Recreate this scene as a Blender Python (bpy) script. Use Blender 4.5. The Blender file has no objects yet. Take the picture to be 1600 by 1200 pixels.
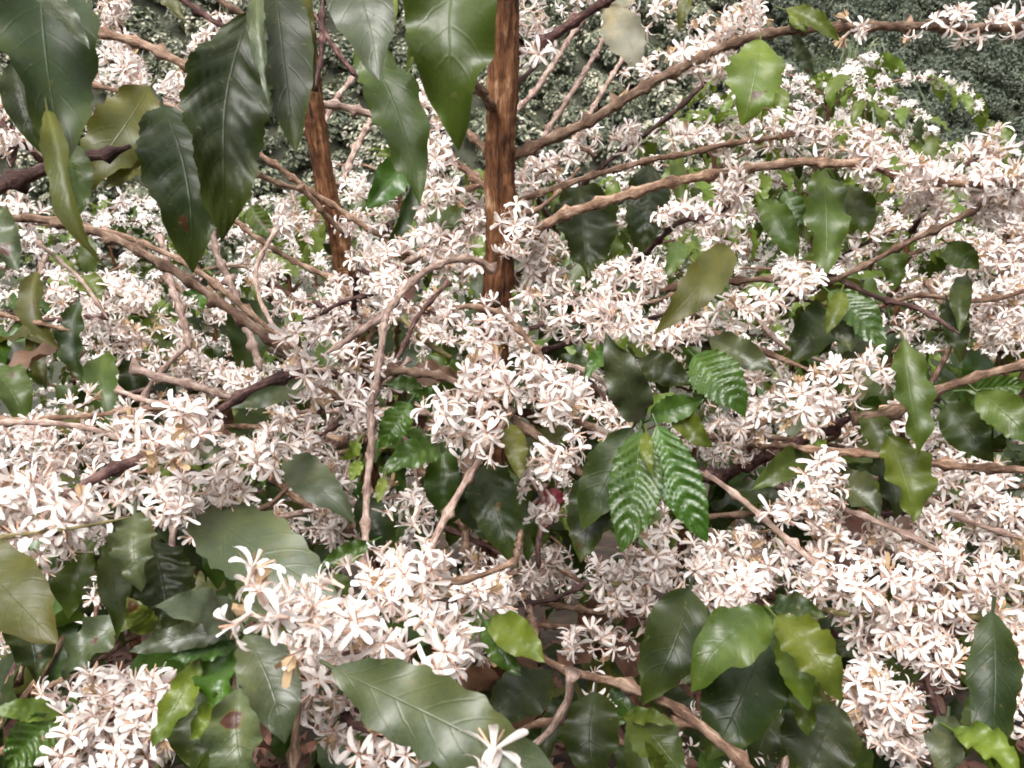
import bpy, math, random
import numpy as np
from mathutils import Vector, Matrix, Quaternion

random.seed(7)
rng = np.random.default_rng(7)
R = math.radians
sc = bpy.context.scene
COL = sc.collection

# ------------------------------------------------------------------ camera, sky, sun, exposure
FPX = 1386.0                       # focal length in pixels of the 1600 x 1200 photograph
PITCH = R(25.0)
CAM = Vector((0.0, 0.0, 1.60))
cam_d = bpy.data.cameras.new('camera')
cam_d.sensor_width = 36.0
cam_d.lens = 36.0 * FPX / 1600.0
cam_d.clip_start = 0.02
cam_d.clip_end = 600.0
cam_d.dof.use_dof = True
cam_d.dof.focus_distance = 0.95
cam_d.dof.aperture_fstop = 24.0
cam = bpy.data.objects.new('camera', cam_d)
cam.location = CAM
cam.rotation_euler = (math.pi / 2 - PITCH, 0, 0)
COL.objects.link(cam)
sc.camera = cam

SUN_EL, SUN_AZ = R(62), R(205)     # high, a little behind the photographer
w = bpy.data.worlds.new('World')
sc.world = w
w.use_nodes = True
wt = w.node_tree
wt.nodes.clear()
w_out = wt.nodes.new('ShaderNodeOutputWorld')
w_bg = wt.nodes.new('ShaderNodeBackground')
w_sky = wt.nodes.new('ShaderNodeTexSky')
w_sky.sky_type = 'NISHITA'
w_sky.sun_disc = False
w_sky.sun_elevation = SUN_EL
w_sky.sun_rotation = SUN_AZ
w_sky.air_density = 1.0
w_sky.dust_density = 4.0
w_sky.ozone_density = 1.0
w_hs = wt.nodes.new('ShaderNodeHueSaturation')     # overcast: the cloud takes the blue out of the sky
w_hs.inputs['Saturation'].default_value = 0.10
wt.links.new(w_sky.outputs[0], w_hs.inputs['Color'])
wt.links.new(w_hs.outputs[0], w_bg.inputs[0])
w_bg.inputs[1].default_value = 0.15
wt.links.new(w_bg.outputs[0], w_out.inputs[0])

sun_d = bpy.data.lights.new('sun', 'SUN')
sun_d.energy = 1.5
sun_d.angle = R(35)
sun_d.color = (1.0, 0.95, 0.90)
sun = bpy.data.objects.new('sun', sun_d)
sd = Vector((math.sin(SUN_AZ) * math.cos(SUN_EL), math.cos(SUN_AZ) * math.cos(SUN_EL), math.sin(SUN_EL)))
sun.rotation_euler = sd.to_track_quat('Z', 'Y').to_euler()
COL.objects.link(sun)

vs = sc.view_settings
vs.view_transform = 'Standard'
vs.look = 'None'
vs.exposure = 1.5
vs.gamma = 1.0
vs.use_curve_mapping = False
sc.cycles.max_bounces = 5
sc.cycles.diffuse_bounces = 3
sc.cycles.glossy_bounces = 2
sc.cycles.transmission_bounces = 3
sc.cycles.filter_width = 1.8
sc.cycles.adaptive_threshold = 0.03

# ------------------------------------------------------------------ geometry helpers
AX_R = Vector((1, 0, 0))
AX_F = Vector((0, math.cos(PITCH), -math.sin(PITCH)))
AX_U = Vector((0, math.sin(PITCH), math.cos(PITCH)))

def P(x, y, d):
    """point d metres deep along the optical axis, seen at pixel x, y of the photograph"""
    return CAM + AX_F * d + AX_R * ((x - 800) / FPX * d) + AX_U * ((600 - y) / FPX * d)

def dep_at_Y(y, Y):
    """depth of the point at pixel row y on the vertical plane at distance Y"""
    k = (600 - y) / FPX
    return Y / (math.cos(PITCH) + k * math.sin(PITCH))

def to_px(p):
    v = p - CAM
    d = v.dot(AX_F)
    if d < 1e-4:
        return -1e6, -1e6, d
    return 800 + v.dot(AX_R) / d * FPX, 600 - v.dot(AX_U) / d * FPX, d

def mk_mesh(name, V, Q=None, T=None, mats=(), QM=None, TM=None, uv=None, smooth=True):
    V = np.asarray(V, dtype=np.float32).reshape(-1, 3)
    Q = np.zeros((0, 4), np.int32) if Q is None else np.asarray(Q, np.int32).reshape(-1, 4)
    T = np.zeros((0, 3), np.int32) if T is None else np.asarray(T, np.int32).reshape(-1, 3)
    nq, nt = len(Q), len(T)
    me = bpy.data.meshes.new(name)
    me.vertices.add(len(V)); me.vertices.foreach_set('co', V.ravel())
    loops = np.concatenate([Q.ravel(), T.ravel()]).astype(np.int32)
    me.loops.add(len(loops)); me.loops.foreach_set('vertex_index', loops)
    me.polygons.add(nq + nt)
    st = np.concatenate([np.arange(nq) * 4, nq * 4 + np.arange(nt) * 3]).astype(np.int32)
    me.polygons.foreach_set('loop_start', st)
    for m in mats:
        me.materials.append(m)
    mi = np.zeros(nq + nt, np.int32)
    if QM is not None: mi[:nq] = QM
    if TM is not None: mi[nq:] = TM
    me.polygons.foreach_set('material_index', mi)
    me.polygons.foreach_set('use_smooth', np.full(nq + nt, smooth, dtype=bool))
    if uv is not None:
        l = me.uv_layers.new(name='UVMap')
        l.data.foreach_set('uv', np.asarray(uv, np.float32)[loops].ravel())
    me.update(calc_edges=True)
    return me

def link(name, data, parent=None, loc=(0, 0, 0), rot=None, scale=None):
    o = bpy.data.objects.new(name, data)
    COL.objects.link(o)
    if parent is not None:
        o.parent = parent
    o.location = loc
    if rot is not None:
        o.rotation_euler = rot
    if scale is not None:
        o.scale = (scale,) * 3
    return o

def tag(o, label, cat, group=None):
    o['label'] = label
    o['category'] = cat
    if group:
        o['group'] = group
    return o

def smooth_path(pts, step):
    """Catmull-Rom through pts (n x k), resampled about every step (first three columns are metres)"""
    pts = np.asarray(pts, float)
    if len(pts) == 1:
        return pts
    a = np.vstack([2 * pts[0] - pts[1], pts, 2 * pts[-1] - pts[-2]])
    out = []
    for i in range(1, len(a) - 2):
        p0, p1, p2, p3 = a[i - 1], a[i], a[i + 1], a[i + 2]
        n = max(2, int(np.linalg.norm((p2 - p1)[:3]) / step))
        for k in range(n):
            t = k / n
            out.append(0.5 * (2 * p1 + (p2 - p0) * t + (2 * p0 - 5 * p1 + 4 * p2 - p3) * t * t + (3 * p1 - p0 - 3 * p2 + p3) * t ** 3))
    out.append(a[-2])
    return np.array(out)

def tube(path, rad, seg=8, node=0.0, jitter=0.0, ridge=0.0, seed=0):
    """tube along path (n x 3) with radii rad (n); node > 0 swells it at regular nodes as on a coffee branch"""
    g = np.random.default_rng(seed)
    n = len(path)
    tan = np.gradient(path, axis=0)
    tan /= np.linalg.norm(tan, axis=1)[:, None] + 1e-9
    ref = np.array([0.3, 0.2, 1.0]) if abs(tan[0][2]) < 0.8 else np.array([1.0, 0.1, 0.0])
    u = np.cross(tan[0], ref); u /= np.linalg.norm(u)
    ang = np.arange(seg) / seg * 2 * np.pi
    ds = np.concatenate([[0], np.cumsum(np.linalg.norm(np.diff(path, axis=0), axis=1))])
    prof = 1 + ridge * g.normal(size=seg)
    V = []
    for i in range(n):
        u = u - tan[i] * np.dot(u, tan[i]); u /= np.linalg.norm(u)
        v = np.cross(tan[i], u)
        r = rad[i]
        if node > 0:
            ph = (ds[i] / node) % 1.0
            nd = math.exp(-((min(ph, 1 - ph)) * node / 0.0040) ** 2)
            r = r * (1 + 0.50 * math.exp(-((min(ph, 1 - ph)) * node / 0.0045) ** 2))
        sc_n = 1 + (0.45 * nd * np.maximum(0, g.normal(size=seg)) if node > 0 else 0)
        if ridge:
            prof = 0.80 * prof + 0.20 * (1 + ridge * g.normal(size=seg) * 1.8)
        rr = r * prof * sc_n * (1 + jitter * g.normal(size=seg))
        c = path[i] + (g.normal(size=3) * jitter * r * 0.8)
        V.append(c + np.outer(np.cos(ang) * rr, u) + np.outer(np.sin(ang) * rr, v))
    V = np.vstack(V)
    i = np.arange(n - 1)[:, None] * seg
    j = np.arange(seg)[None, :]
    j2 = (j + 1) % seg
    Q = np.stack([i + j, i + j2, i + seg + j2, i + seg + j], -1).reshape(-1, 4)
    V = np.vstack([V, path[0], path[-1]])
    k = n * seg
    T = [[k, (a + 1) % seg, a] for a in range(seg)] + [[k + 1, (n - 1) * seg + a, (n - 1) * seg + (a + 1) % seg] for a in range(seg)]
    uv = np.zeros((len(V), 2))
    uv[:n * seg, 0] = np.tile(ang / (2 * np.pi), n)
    uv[:n * seg, 1] = np.repeat(ds, seg)
    return V, Q, np.array(T), uv

# ------------------------------------------------------------------ materials
def new_mat(name):
    m = bpy.data.materials.new(name)
    m.use_nodes = True
    nt = m.node_tree
    nt.nodes.clear()
    return m, nt, (lambda t, **kw: _node(nt, t, kw))

def _node(nt, t, kw):
    n = nt.nodes.new(t)
    for k, v in kw.items():
        setattr(n, k, v)
    return n

def ramp(n, stops):
    e = n.color_ramp.elements
    while len(e) > 1:
        e.remove(e[-1])
    e[0].position = stops[0][0]; e[0].color = (*stops[0][1], 1)
    for p, c in stops[1:]:
        x = e.new(p); x.color = (*c, 1)

def mathn(nt, op, a, b=None, c=None):
    n = nt.nodes.new('ShaderNodeMath'); n.operation = op
    for i, v in enumerate((a, b, c)):
        if v is None: continue
        if isinstance(v, (int, float)): n.inputs[i].default_value = v
        else: nt.links.new(v, n.inputs[i])
    return n.outputs[0]

def mixc(nt, fac, a, b, mode='MIX'):
    n = nt.nodes.new('ShaderNodeMix'); n.data_type = 'RGBA'; n.blend_type = mode
    for k, v in ((0, fac), (6, a), (7, b)):
        if isinstance(v, (int, float)): n.inputs[k].default_value = v
        elif isinstance(v, tuple): n.inputs[k].default_value = (*v, 1)
        else: nt.links.new(v, n.inputs[k])
    return n.outputs[2]

def leaf_material(name, base, vein, rough, trans, tcol, edge=None, mottled=0.3, spec=0.5, nveins=8, grain=0.25):
    m, nt, N = new_mat(name)
    L = nt.links.new
    uv = N('ShaderNodeUVMap'); uv.uv_map = 'UVMap'
    sep = N('ShaderNodeSeparateXYZ'); L(uv.outputs[0], sep.inputs[0])
    ua = mathn(nt, 'ABSOLUTE', mathn(nt, 'SUBTRACT', sep.outputs[0], 0.5))          # 0 at midrib .. 0.5 at margin
    v = sep.outputs[1]
    oi = N('ShaderNodeObjectInfo')
    tc = N('ShaderNodeTexCoord')
    no = N('ShaderNodeTexNoise'); no.inputs['Scale'].default_value = 38; no.inputs['Detail'].default_value = 4
    L(tc.outputs['Object'], no.inputs['Vector'])
    no2 = N('ShaderNodeTexNoise'); no2.inputs['Scale'].default_value = 240; no2.inputs['Detail'].default_value = 2
    L(tc.outputs['Object'], no2.inputs['Vector'])
    dark = tuple(c * 0.62 for c in base); lite = tuple(min(1, c * 1.45) for c in base)
    cr = N('ShaderNodeValToRGB'); ramp(cr, [(0.25, dark), (0.5, base), (0.78, lite)])
    L(no.outputs[0], cr.inputs[0])
    col = mixc(nt, mottled + 0.35, base, cr.outputs[0])
    # blotchy yellowing and a fine vein mesh
    nb2 = N('ShaderNodeTexNoise'); nb2.inputs['Scale'].default_value = 16; nb2.inputs['Detail'].default_value = 5; nb2.inputs['Roughness'].default_value = 0.65
    L(tc.outputs['Object'], nb2.inputs['Vector'])
    bl = mathn(nt, 'MINIMUM', mathn(nt, 'MAXIMUM', mathn(nt, 'MULTIPLY', mathn(nt, 'SUBTRACT', nb2.outputs[0], 0.50), 5.0), 0.0), 0.6)
    col = mixc(nt, bl, col, tuple(min(1, a * b) for a, b in zip(base, (2.0, 1.65, 1.0))))
    vo = N('ShaderNodeTexVoronoi'); vo.feature = 'DISTANCE_TO_EDGE'; vo.inputs['Scale'].default_value = 330
    L(tc.outputs['Object'], vo.inputs['Vector'])
    net = mathn(nt, 'LESS_THAN', vo.outputs['Distance'], 0.07)
    col = mixc(nt, mathn(nt, 'MULTIPLY', net, 0.30), col, vein)
    # per-leaf tone
    hs = N('ShaderNodeHueSaturation')
    L(col, hs.inputs['Color'])
    L(mathn(nt, 'MULTIPLY_ADD', oi.outputs['Random'], 0.030, 0.468), hs.inputs['Hue'])
    L(mathn(nt, 'MULTIPLY_ADD', oi.outputs['Random'], 0.5, 0.75), hs.inputs['Value'])
    col = hs.outputs[0]
    if edge:
        ef = mathn(nt, 'SMOOTH_MIN', mathn(nt, 'MAXIMUM', mathn(nt, 'MULTIPLY', mathn(nt, 'SUBTRACT', ua, 0.33), 4.0), 0.0), 1.0, 0.1)
        ef = mathn(nt, 'MULTIPLY', ef, no.outputs[0])
        tipf = mathn(nt, 'MULTIPLY', mathn(nt, 'MAXIMUM', mathn(nt, 'SUBTRACT', v, 0.72), 0.0), 2.4)
        col = mixc(nt, mathn(nt, 'MINIMUM', mathn(nt, 'ADD', ef, tipf), 0.85), col, edge)
    # veins: midrib and arching laterals
    mid = mathn(nt, 'SUBTRACT', 1.0, mathn(nt, 'SMOOTHSTEP' if False else 'MINIMUM', mathn(nt, 'MULTIPLY', ua, 55.0), 1.0))
    ph = mathn(nt, 'FRACT', mathn(nt, 'MULTIPLY', mathn(nt, 'SUBTRACT', v, mathn(nt, 'MULTIPLY', mathn(nt, 'POWER', ua, 1.25), 0.50)), float(nveins)))
    dl = mathn(nt, 'ABSOLUTE', mathn(nt, 'SUBTRACT', ph, 0.5))
    lat = mathn(nt, 'SUBTRACT', 1.0, mathn(nt, 'MINIMUM', mathn(nt, 'MULTIPLY', dl, 11.0), 1.0))
    lat = mathn(nt, 'MULTIPLY', lat, 0.32)
    vn = mathn(nt, 'MAXIMUM', mathn(nt, 'MULTIPLY', mid, 0.9), lat)
    col = mixc(nt, mathn(nt, 'MULTIPLY', vn, 0.38), col, vein)
    # brown blotch at a place set per leaf (spot_u, spot_v, spot_r)
    at = []
    for k in ('spot_u', 'spot_v', 'spot_r'):
        a = N('ShaderNodeAttribute'); a.attribute_type = 'OBJECT'; a.attribute_name = k; at.append(a.outputs['Fac'])
    du = mathn(nt, 'SUBTRACT', sep.outputs[0], at[0]); dv = mathn(nt, 'MULTIPLY', mathn(nt, 'SUBTRACT', v, at[1]), 1.8)
    dd = mathn(nt, 'SQRT', mathn(nt, 'ADD', mathn(nt, 'MULTIPLY', du, du), mathn(nt, 'MULTIPLY', dv, dv)))
    no3 = N('ShaderNodeTexNoise'); no3.inputs['Scale'].default_value = 110; L(tc.outputs['Object'], no3.inputs['Vector'])
    dd = mathn(nt, 'ADD', dd, mathn(nt, 'MULTIPLY', mathn(nt, 'SUBTRACT', no3.outputs[0], 0.5), 0.5))
    sp = mathn(nt, 'LESS_THAN', dd, at[2])
    sp2 = mathn(nt, 'LESS_THAN', dd, mathn(nt, 'MULTIPLY', at[2], 1.35))
    col = mixc(nt, mathn(nt, 'MULTIPLY', sp2, 0.6), col, (0.10, 0.075, 0.014))
    col = mixc(nt, sp, col, (0.055, 0.018, 0.010))
    # tiny flecks and dust
    fl = mathn(nt, 'GREATER_THAN', no2.outputs[0], 0.70)
    col = mixc(nt, mathn(nt, 'MULTIPLY', fl, 0.35), col, (0.16, 0.13, 0.05))
    bsdf = N('ShaderNodeBsdfPrincipled')
    L(col, bsdf.inputs['Base Color'])
    ro = mathn(nt, 'MULTIPLY_ADD', no.outputs[0], 0.22, rough - 0.09)
    L(ro, bsdf.inputs['Roughness'])
    bsdf.inputs['Specular IOR Level'].default_value = spec
    bu = N('ShaderNodeBump'); bu.inputs['Strength'].default_value = 0.30; bu.inputs['Distance'].default_value = 0.0012
    hgt = mathn(nt, 'ADD', mathn(nt, 'MULTIPLY', vn, -1.0), mathn(nt, 'MULTIPLY', no2.outputs[0], grain))
    L(hgt, bu.inputs['Height']); L(bu.outputs[0], bsdf.inputs['Normal'])
    tr = N('ShaderNodeBsdfTranslucent')
    L(mixc(nt, 0.6, col, tcol), tr.inputs[0])
    mx = N('ShaderNodeMixShader'); mx.inputs[0].default_value = trans
    L(bsdf.outputs[0], mx.inputs[1]); L(tr.outputs[0], mx.inputs[2])
    out = N('ShaderNodeOutputMaterial'); L(mx.outputs[0], out.inputs[0])
    return m

LM = {
    'D': leaf_material('leaf_dark', (0.013, 0.023, 0.0065), (0.028, 0.042, 0.013), 0.40, 0.18, (0.06, 0.10, 0.01), edge=(0.044, 0.060, 0.008), spec=0.27),
    'M': leaf_material('leaf_green', (0.036, 0.066, 0.010), (0.066, 0.098, 0.024), 0.36, 0.24, (0.10, 0.17, 0.015), edge=(0.055, 0.085, 0.010), spec=0.4),
    'L': leaf_material('leaf_young_light', (0.068, 0.112, 0.014), (0.100, 0.145, 0.036), 0.36, 0.34, (0.15, 0.23, 0.02), spec=0.42),
    'Y': leaf_material('leaf_olive', (0.058, 0.070, 0.014), (0.080, 0.090, 0.028), 0.42, 0.30, (0.15, 0.16, 0.02), edge=(0.085, 0.070, 0.014), spec=0.38),
    'G': leaf_material('leaf_grey_green', (0.040, 0.058, 0.027), (0.080, 0.100, 0.038), 0.38, 0.16, (0.08, 0.12, 0.02), mottled=0.2, spec=0.5),
    'F': leaf_material('leaf_fresh_ribbed', (0.026, 0.070, 0.009), (0.050, 0.105, 0.018), 0.32, 0.24, (0.09, 0.20, 0.015), spec=0.55, nveins=9, grain=0.04),
    'R': leaf_material('leaf_dead_red', (0.080, 0.014, 0.010), (0.100, 0.030, 0.022), 0.5, 0.2, (0.2, 0.03, 0.02)),
    'B': leaf_material('leaf_withered_beige', (0.135, 0.130, 0.088), (0.160, 0.150, 0.110), 0.55, 0.25, (0.24, 0.22, 0.15), mottled=0.1),
    'W': leaf_material('leaf_brown_litter', (0.075, 0.038, 0.020), (0.10, 0.06, 0.03), 0.6, 0.1, (0.2, 0.1, 0.04)),
}

def bark_material(name, c_dark, c_mid, c_light, scale=60, bump=0.5):
    m, nt, N = new_mat(name)
    L = nt.links.new
    uv = N('ShaderNodeUVMap'); uv.uv_map = 'UVMap'
    mp = N('ShaderNodeMapping'); mp.inputs['Scale'].default_value = (7.0, 60.0, 1.0)
    L(uv.outputs[0], mp.inputs[0])
    tc = N('ShaderNodeTexCoord')
    n1 = N('ShaderNodeTexNoise'); n1.inputs['Scale'].default_value = 1.6; n1.inputs['Detail'].default_value = 6; n1.inputs['Roughness'].default_value = 0.65
    L(mp.outputs[0], n1.inputs['Vector'])
    n2 = N('ShaderNodeTexNoise'); n2.inputs['Scale'].default_value = scale; n2.inputs['Detail'].default_value = 3
    L(tc.outputs['Object'], n2.inputs['Vector'])
    n3 = N('ShaderNodeTexNoise'); n3.inputs['Scale'].default_value = 520; n3.inputs['Detail'].default_value = 2
    L(tc.outputs['Object'], n3.inputs['Vector'])
    s = mathn(nt, 'ADD', mathn(nt, 'MULTIPLY', n1.outputs[0], 0.6), mathn(nt, 'MULTIPLY', n2.outputs[0], 0.4))
    cr = N('ShaderNodeValToRGB'); ramp(cr, [(0.38, c_dark), (0.5, c_mid), (0.60, c_light)])
    L(s, cr.inputs[0])
    lent = mathn(nt, 'GREATER_THAN', n3.outputs[0], 0.66)
    col = mixc(nt, mathn(nt, 'MULTIPLY', lent, 0.45), cr.outputs[0], c_light)
    lent2 = mathn(nt, 'LESS_THAN', n3.outputs[0], 0.34)
    col = mixc(nt, mathn(nt, 'MULTIPLY', lent2, 0.5), col, c_dark)
    oi = N('ShaderNodeObjectInfo')
    hs = N('ShaderNodeHueSaturation'); L(col, hs.inputs['Color'])
    L(mathn(nt, 'MULTIPLY_ADD', oi.outputs['Random'], 0.5, 0.75), hs.inputs['Value'])
    b = N('ShaderNodeBsdfPrincipled'); L(hs.outputs[0], b.inputs['Base Color'])
    b.inputs['Roughness'].default_value = 0.72; b.inputs['Specular IOR Level'].default_value = 0.3
    bu = N('ShaderNodeBump'); bu.inputs['Strength'].default_value = bump; bu.inputs['Distance'].default_value = 0.002
    L(mathn(nt, 'ADD', s, mathn(nt, 'MULTIPLY', n3.outputs[0], 0.3)), bu.inputs['Height']); L(bu.outputs[0], b.inputs['Normal'])
    out = N('ShaderNodeOutputMaterial'); L(b.outputs[0], out.inputs[0])
    return m

def trunk_material():
    m, nt, N = new_mat('bark_trunk_fibrous')
    L = nt.links.new
    uv = N('ShaderNodeUVMap'); uv.uv_map = 'UVMap'
    mp = N('ShaderNodeMapping'); mp.inputs['Scale'].default_value = (20.0, 22.0, 1.0)
    L(uv.outputs[0], mp.inputs[0])
    n1 = N('ShaderNodeTexNoise'); n1.inputs['Scale'].default_value = 1.0; n1.inputs['Detail'].default_value = 8; n1.inputs['Roughness'].default_value = 0.7
    n1.inputs['Distortion'].default_value = 0.6
    L(mp.outputs[0], n1.inputs['Vector'])
    tc = N('ShaderNodeTexCoord')
    n2 = N('ShaderNodeTexNoise'); n2.inputs['Scale'].default_value = 26; n2.inputs['Detail'].default_value = 5
    L(tc.outputs['Object'], n2.inputs['Vector'])
    s = mathn(nt, 'ADD', mathn(nt, 'MULTIPLY', n1.outputs[0], 0.65), mathn(nt, 'MULTIPLY', n2.outputs[0], 0.35))
    cr = N('ShaderNodeValToRGB')
    ramp(cr, [(0.39, (0.014, 0.007, 0.005)), (0.47, (0.085, 0.034, 0.015)), (0.56, (0.175, 0.078, 0.034)), (0.64, (0.36, 0.23, 0.14))])
    L(s, cr.inputs[0])
    b = N('ShaderNodeBsdfPrincipled'); L(cr.outputs[0], b.inputs['Base Color'])
    b.inputs['Roughness'].default_value = 0.8; b.inputs['Specular IOR Level'].default_value = 0.2
    bu = N('ShaderNodeBump'); bu.inputs['Strength'].default_value = 0.9; bu.inputs['Distance'].default_value = 0.004
    L(s, bu.inputs['Height']); L(bu.outputs[0], b.inputs['Normal'])
    out = N('ShaderNodeOutputMaterial'); L(b.outputs[0], out.inputs[0])
    return m

BM = {
    'trunk': trunk_material(),
    'brown': bark_material('bark_brown', (0.042, 0.020, 0.012), (0.140, 0.078, 0.048), (0.31, 0.215, 0.155), bump=0.9),
    'pink': bark_material('bark_pale_pinkish', (0.085, 0.048, 0.037), (0.245, 0.163, 0.130), (0.42, 0.325, 0.275), bump=0.9),
    'dark': bark_material('bark_dark_purple', (0.016, 0.008, 0.008), (0.062, 0.026, 0.022), (0.18, 0.105, 0.09), bump=0.9),
    'green': bark_material('bark_green_twig', (0.060, 0.050, 0.020), (0.140, 0.120, 0.050), (0.25, 0.20, 0.10)),
}

def simple_mat(name, col, rough=0.6, trans=0.0, tcol=None, vary=0.0, scale=200, spec=0.4):
    m, nt, N = new_mat(name)
    L = nt.links.new
    if vary == 0:      # plain petals and tubes; each flower still differs a little in tone
        oi = N('ShaderNodeObjectInfo')
        b = N('ShaderNodeBsdfDiffuse')
        L(mixc(nt, oi.outputs['Random'], tuple(c * .95 for c in col), col), b.inputs[0])
        t = N('ShaderNodeBsdfTranslucent'); t.inputs[0].default_value = (*(tcol or col), 1)
        mx = N('ShaderNodeMixShader'); mx.inputs[0].default_value = trans
        out = N('ShaderNodeOutputMaterial')
        L(b.outputs[0], mx.inputs[1]); L(t.outputs[0], mx.inputs[2]); L(mx.outputs[0], out.inputs[0])
        return m
    tc = N('ShaderNodeTexCoord')
    no = N('ShaderNodeTexNoise'); no.inputs['Scale'].default_value = scale; no.inputs['Detail'].default_value = 2
    L(tc.outputs['Object'], no.inputs['Vector'])
    c = mixc(nt, no.outputs[0], tuple(x * (1 - vary) for x in col), tuple(min(1, x * (1 + vary)) for x in col))
    b = N('ShaderNodeBsdfPrincipled'); L(c, b.inputs['Base Color']); b.inputs['Roughness'].default_value = rough
    b.inputs['Specular IOR Level'].default_value = spec
    out = N('ShaderNodeOutputMaterial')
    if trans > 0:
        t = N('ShaderNodeBsdfTranslucent'); t.inputs[0].default_value = (*(tcol or col), 1)
        mx = N('ShaderNodeMixShader'); mx.inputs[0].default_value = trans
        L(b.outputs[0], mx.inputs[1]); L(t.outputs[0], mx.inputs[2]); L(mx.outputs[0], out.inputs[0])
    else:
        L(b.outputs[0], out.inputs[0])
    return m

M_PETAL = simple_mat('petal_white', (0.88, 0.815, 0.78), 0.55, 0.32, (0.92, 0.82, 0.765), 0)
M_TUBE = simple_mat('flower_tube_pinkish', (0.76, 0.59, 0.51), 0.6, 0.25, (0.80, 0.58, 0.48), 0)
M_STAMEN = simple_mat('stamen_tan', (0.48, 0.30, 0.22), 0.7, 0.0, None, 0)
M_BUD = simple_mat('petal_withered', (0.47, 0.33, 0.20), 0.6, 0.2, (0.5, 0.36, 0.2), 0)
FM = [M_PETAL, M_TUBE, M_STAMEN, M_BUD]

# ------------------------------------------------------------------ flower shapes (local +Z points out of the node)
def flower_shape(seed, petals=5, recurve=0.2, opening=1.0, hi=True):
    g = np.random.default_rng(seed)
    V, Q, QM = [], [], []
    def strip(rows, m):
        b = len(V)
        k = len(rows[0])
        for r in rows: V.extend(r)
        for i in range(len(rows) - 1):
            for j in range(k - 1):
                Q.append([b + i * k + j, b + i * k + j + 1, b + (i + 1) * k + j + 1, b + (i + 1) * k + j]); QM.append(m)
    tl = 0.0085
    if hi:   # tube, four-sided
        rows = []
        for z, r in ((0, 0.0010), (tl * 0.6, 0.0012), (tl, 0.0021)):
            rows.append([(r * math.cos(a), r * math.sin(a), z) for a in np.linspace(0, 2 * math.pi, 5)])
        strip(rows, 1)
    for p in range(petals):
        a = 2 * math.pi * p / petals + g.normal() * 0.12
        L = 0.0126 * (1 + g.normal() * 0.10)
        rc = recurve + g.normal() * 0.30
        tw = g.normal() * 0.55
        side = g.normal() * 0.20
        ss = (0, 0.2, 0.45, 0.7, 0.9, 1.0) if hi else (0, 0.55, 1.0)
        ww = (0.0009, 0.0012, 0.0017, 0.0020, 0.0017, 0.0007) if hi else (0.0016, 0.0026, 0.0009)
        rows = []
        er = np.array([math.cos(a), math.sin(a), 0]); et = np.array([-math.sin(a), math.cos(a), 0])
        for s, hw in zip(ss, ww):
            rad = 0.0016 + L * (s - 0.08 * max(rc, 0) * s * s) * opening
            z = tl + L * (0.42 * (1.3 - opening) * s + 0.20 * math.sin(s * 2.2) - rc * s * s * 0.75)
            c = er * rad + np.array([0, 0, z]) + et * side * L * s * s
            up = np.array([0, 0, 1.0])
            th = tw * s
            ed = et * math.cos(th) + up * math.sin(th)
            cup = 0.35 * hw
            if hi:
                rows.append([tuple(c - ed * hw + up * cup), tuple(c), tuple(c + ed * hw + up * cup)])
            else:
                rows.append([tuple(c - ed * hw), tuple(c + ed * hw)])
        strip(rows, 0)
    if hi:
        for p in range(petals):
            a = 2 * math.pi * (p + 0.5) / petals + g.normal() * 0.15
            er = np.array([math.cos(a), math.sin(a), 0]); et = np.array([-math.sin(a), math.cos(a), 0])
            rise = 0.5 + 0.5 * g.random()
            rows = []
            for s, hw in ((0, 0.00025), (0.35, 0.0003), (0.5, 0.0005), (1.0, 0.0004)):
                c = er * (0.0012 + 0.0070 * s) + np.array([0, 0, tl + 0.0065 * s * rise])
                rows.append([tuple(c - et * hw), tuple(c + et * hw + np.array([0, 0, 0.0005]))])
            strip(rows, 2)
        # pistil
        rows = []
        lx, ly = g.normal(size=2) * 0.0012
        for s, hw in ((0, 0.0003), (0.6, 0.0003), (1.0, 0.0006)):
            c = np.array([lx * s, ly * s, tl - 0.002 + 0.0105 * s])
            rows.append([tuple(c - [hw, 0, 0]), tuple(c + [hw, 0, 0])])
        strip(rows, 0)
    return np.array(V), np.array(Q), np.array(QM)

def bud_shape():
    V, Q, QM = [], [], []
    prof = ((0, 0.0009), (0.006, 0.0012), (0.010, 0.0025), (0.014, 0.0026), (0.018, 0.0004))
    for z, r in prof:
        for k in range(6):
            V.append((r * math.cos(k * math.pi / 3), r * math.sin(k * math.pi / 3), z))
    for i in range(len(prof) - 1):
        for k in range(6):
            Q.append([i * 6 + k, i * 6 + (k + 1) % 6, i * 6 + 6 + (k + 1) % 6, i * 6 + 6 + k]); QM.append(0 if i > 0 else 1)
    return np.array(V), np.array(Q), np.array(QM)

def wilted_shape():
    V, Q, M = flower_shape(33, 5, -0.2, 0.35)
    M = M.copy(); M[M == 0] = 3
    return V, Q, M
FLOWERS = [flower_shape(1, 5, 0.15), flower_shape(2, 5, 0.45), flower_shape(3, 6, 0.25), flower_shape(4, 5, 0.7),
           flower_shape(5, 5, 0.0, 0.85), flower_shape(6, 5, 0.3), flower_shape(8, 6, 0.55, 0.95), flower_shape(9, 5, -0.1, 0.7), bud_shape(), wilted_shape()]
FLOWERS_LOW = [flower_shape(11, 5, 0.2, 1.0, False), flower_shape(12, 5, 0.5, 1.0, False), flower_shape(13, 6, 0.0, 0.8, False), flower_shape(14, 5, 0.35, 0.9, False)]
FLOWER_ME = [mk_mesh('flower', v, q, mats=FM, QM=m) for v, q, m in FLOWERS]
FLOWER_LOW_ME = [mk_mesh('flower', v, q, mats=FM, QM=m) for v, q, m in FLOWERS_LOW]

def dir_quat(d, spin):
    return Vector(d).to_track_quat('Z', 'Y') @ Quaternion((0, 0, 1), spin)

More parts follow.
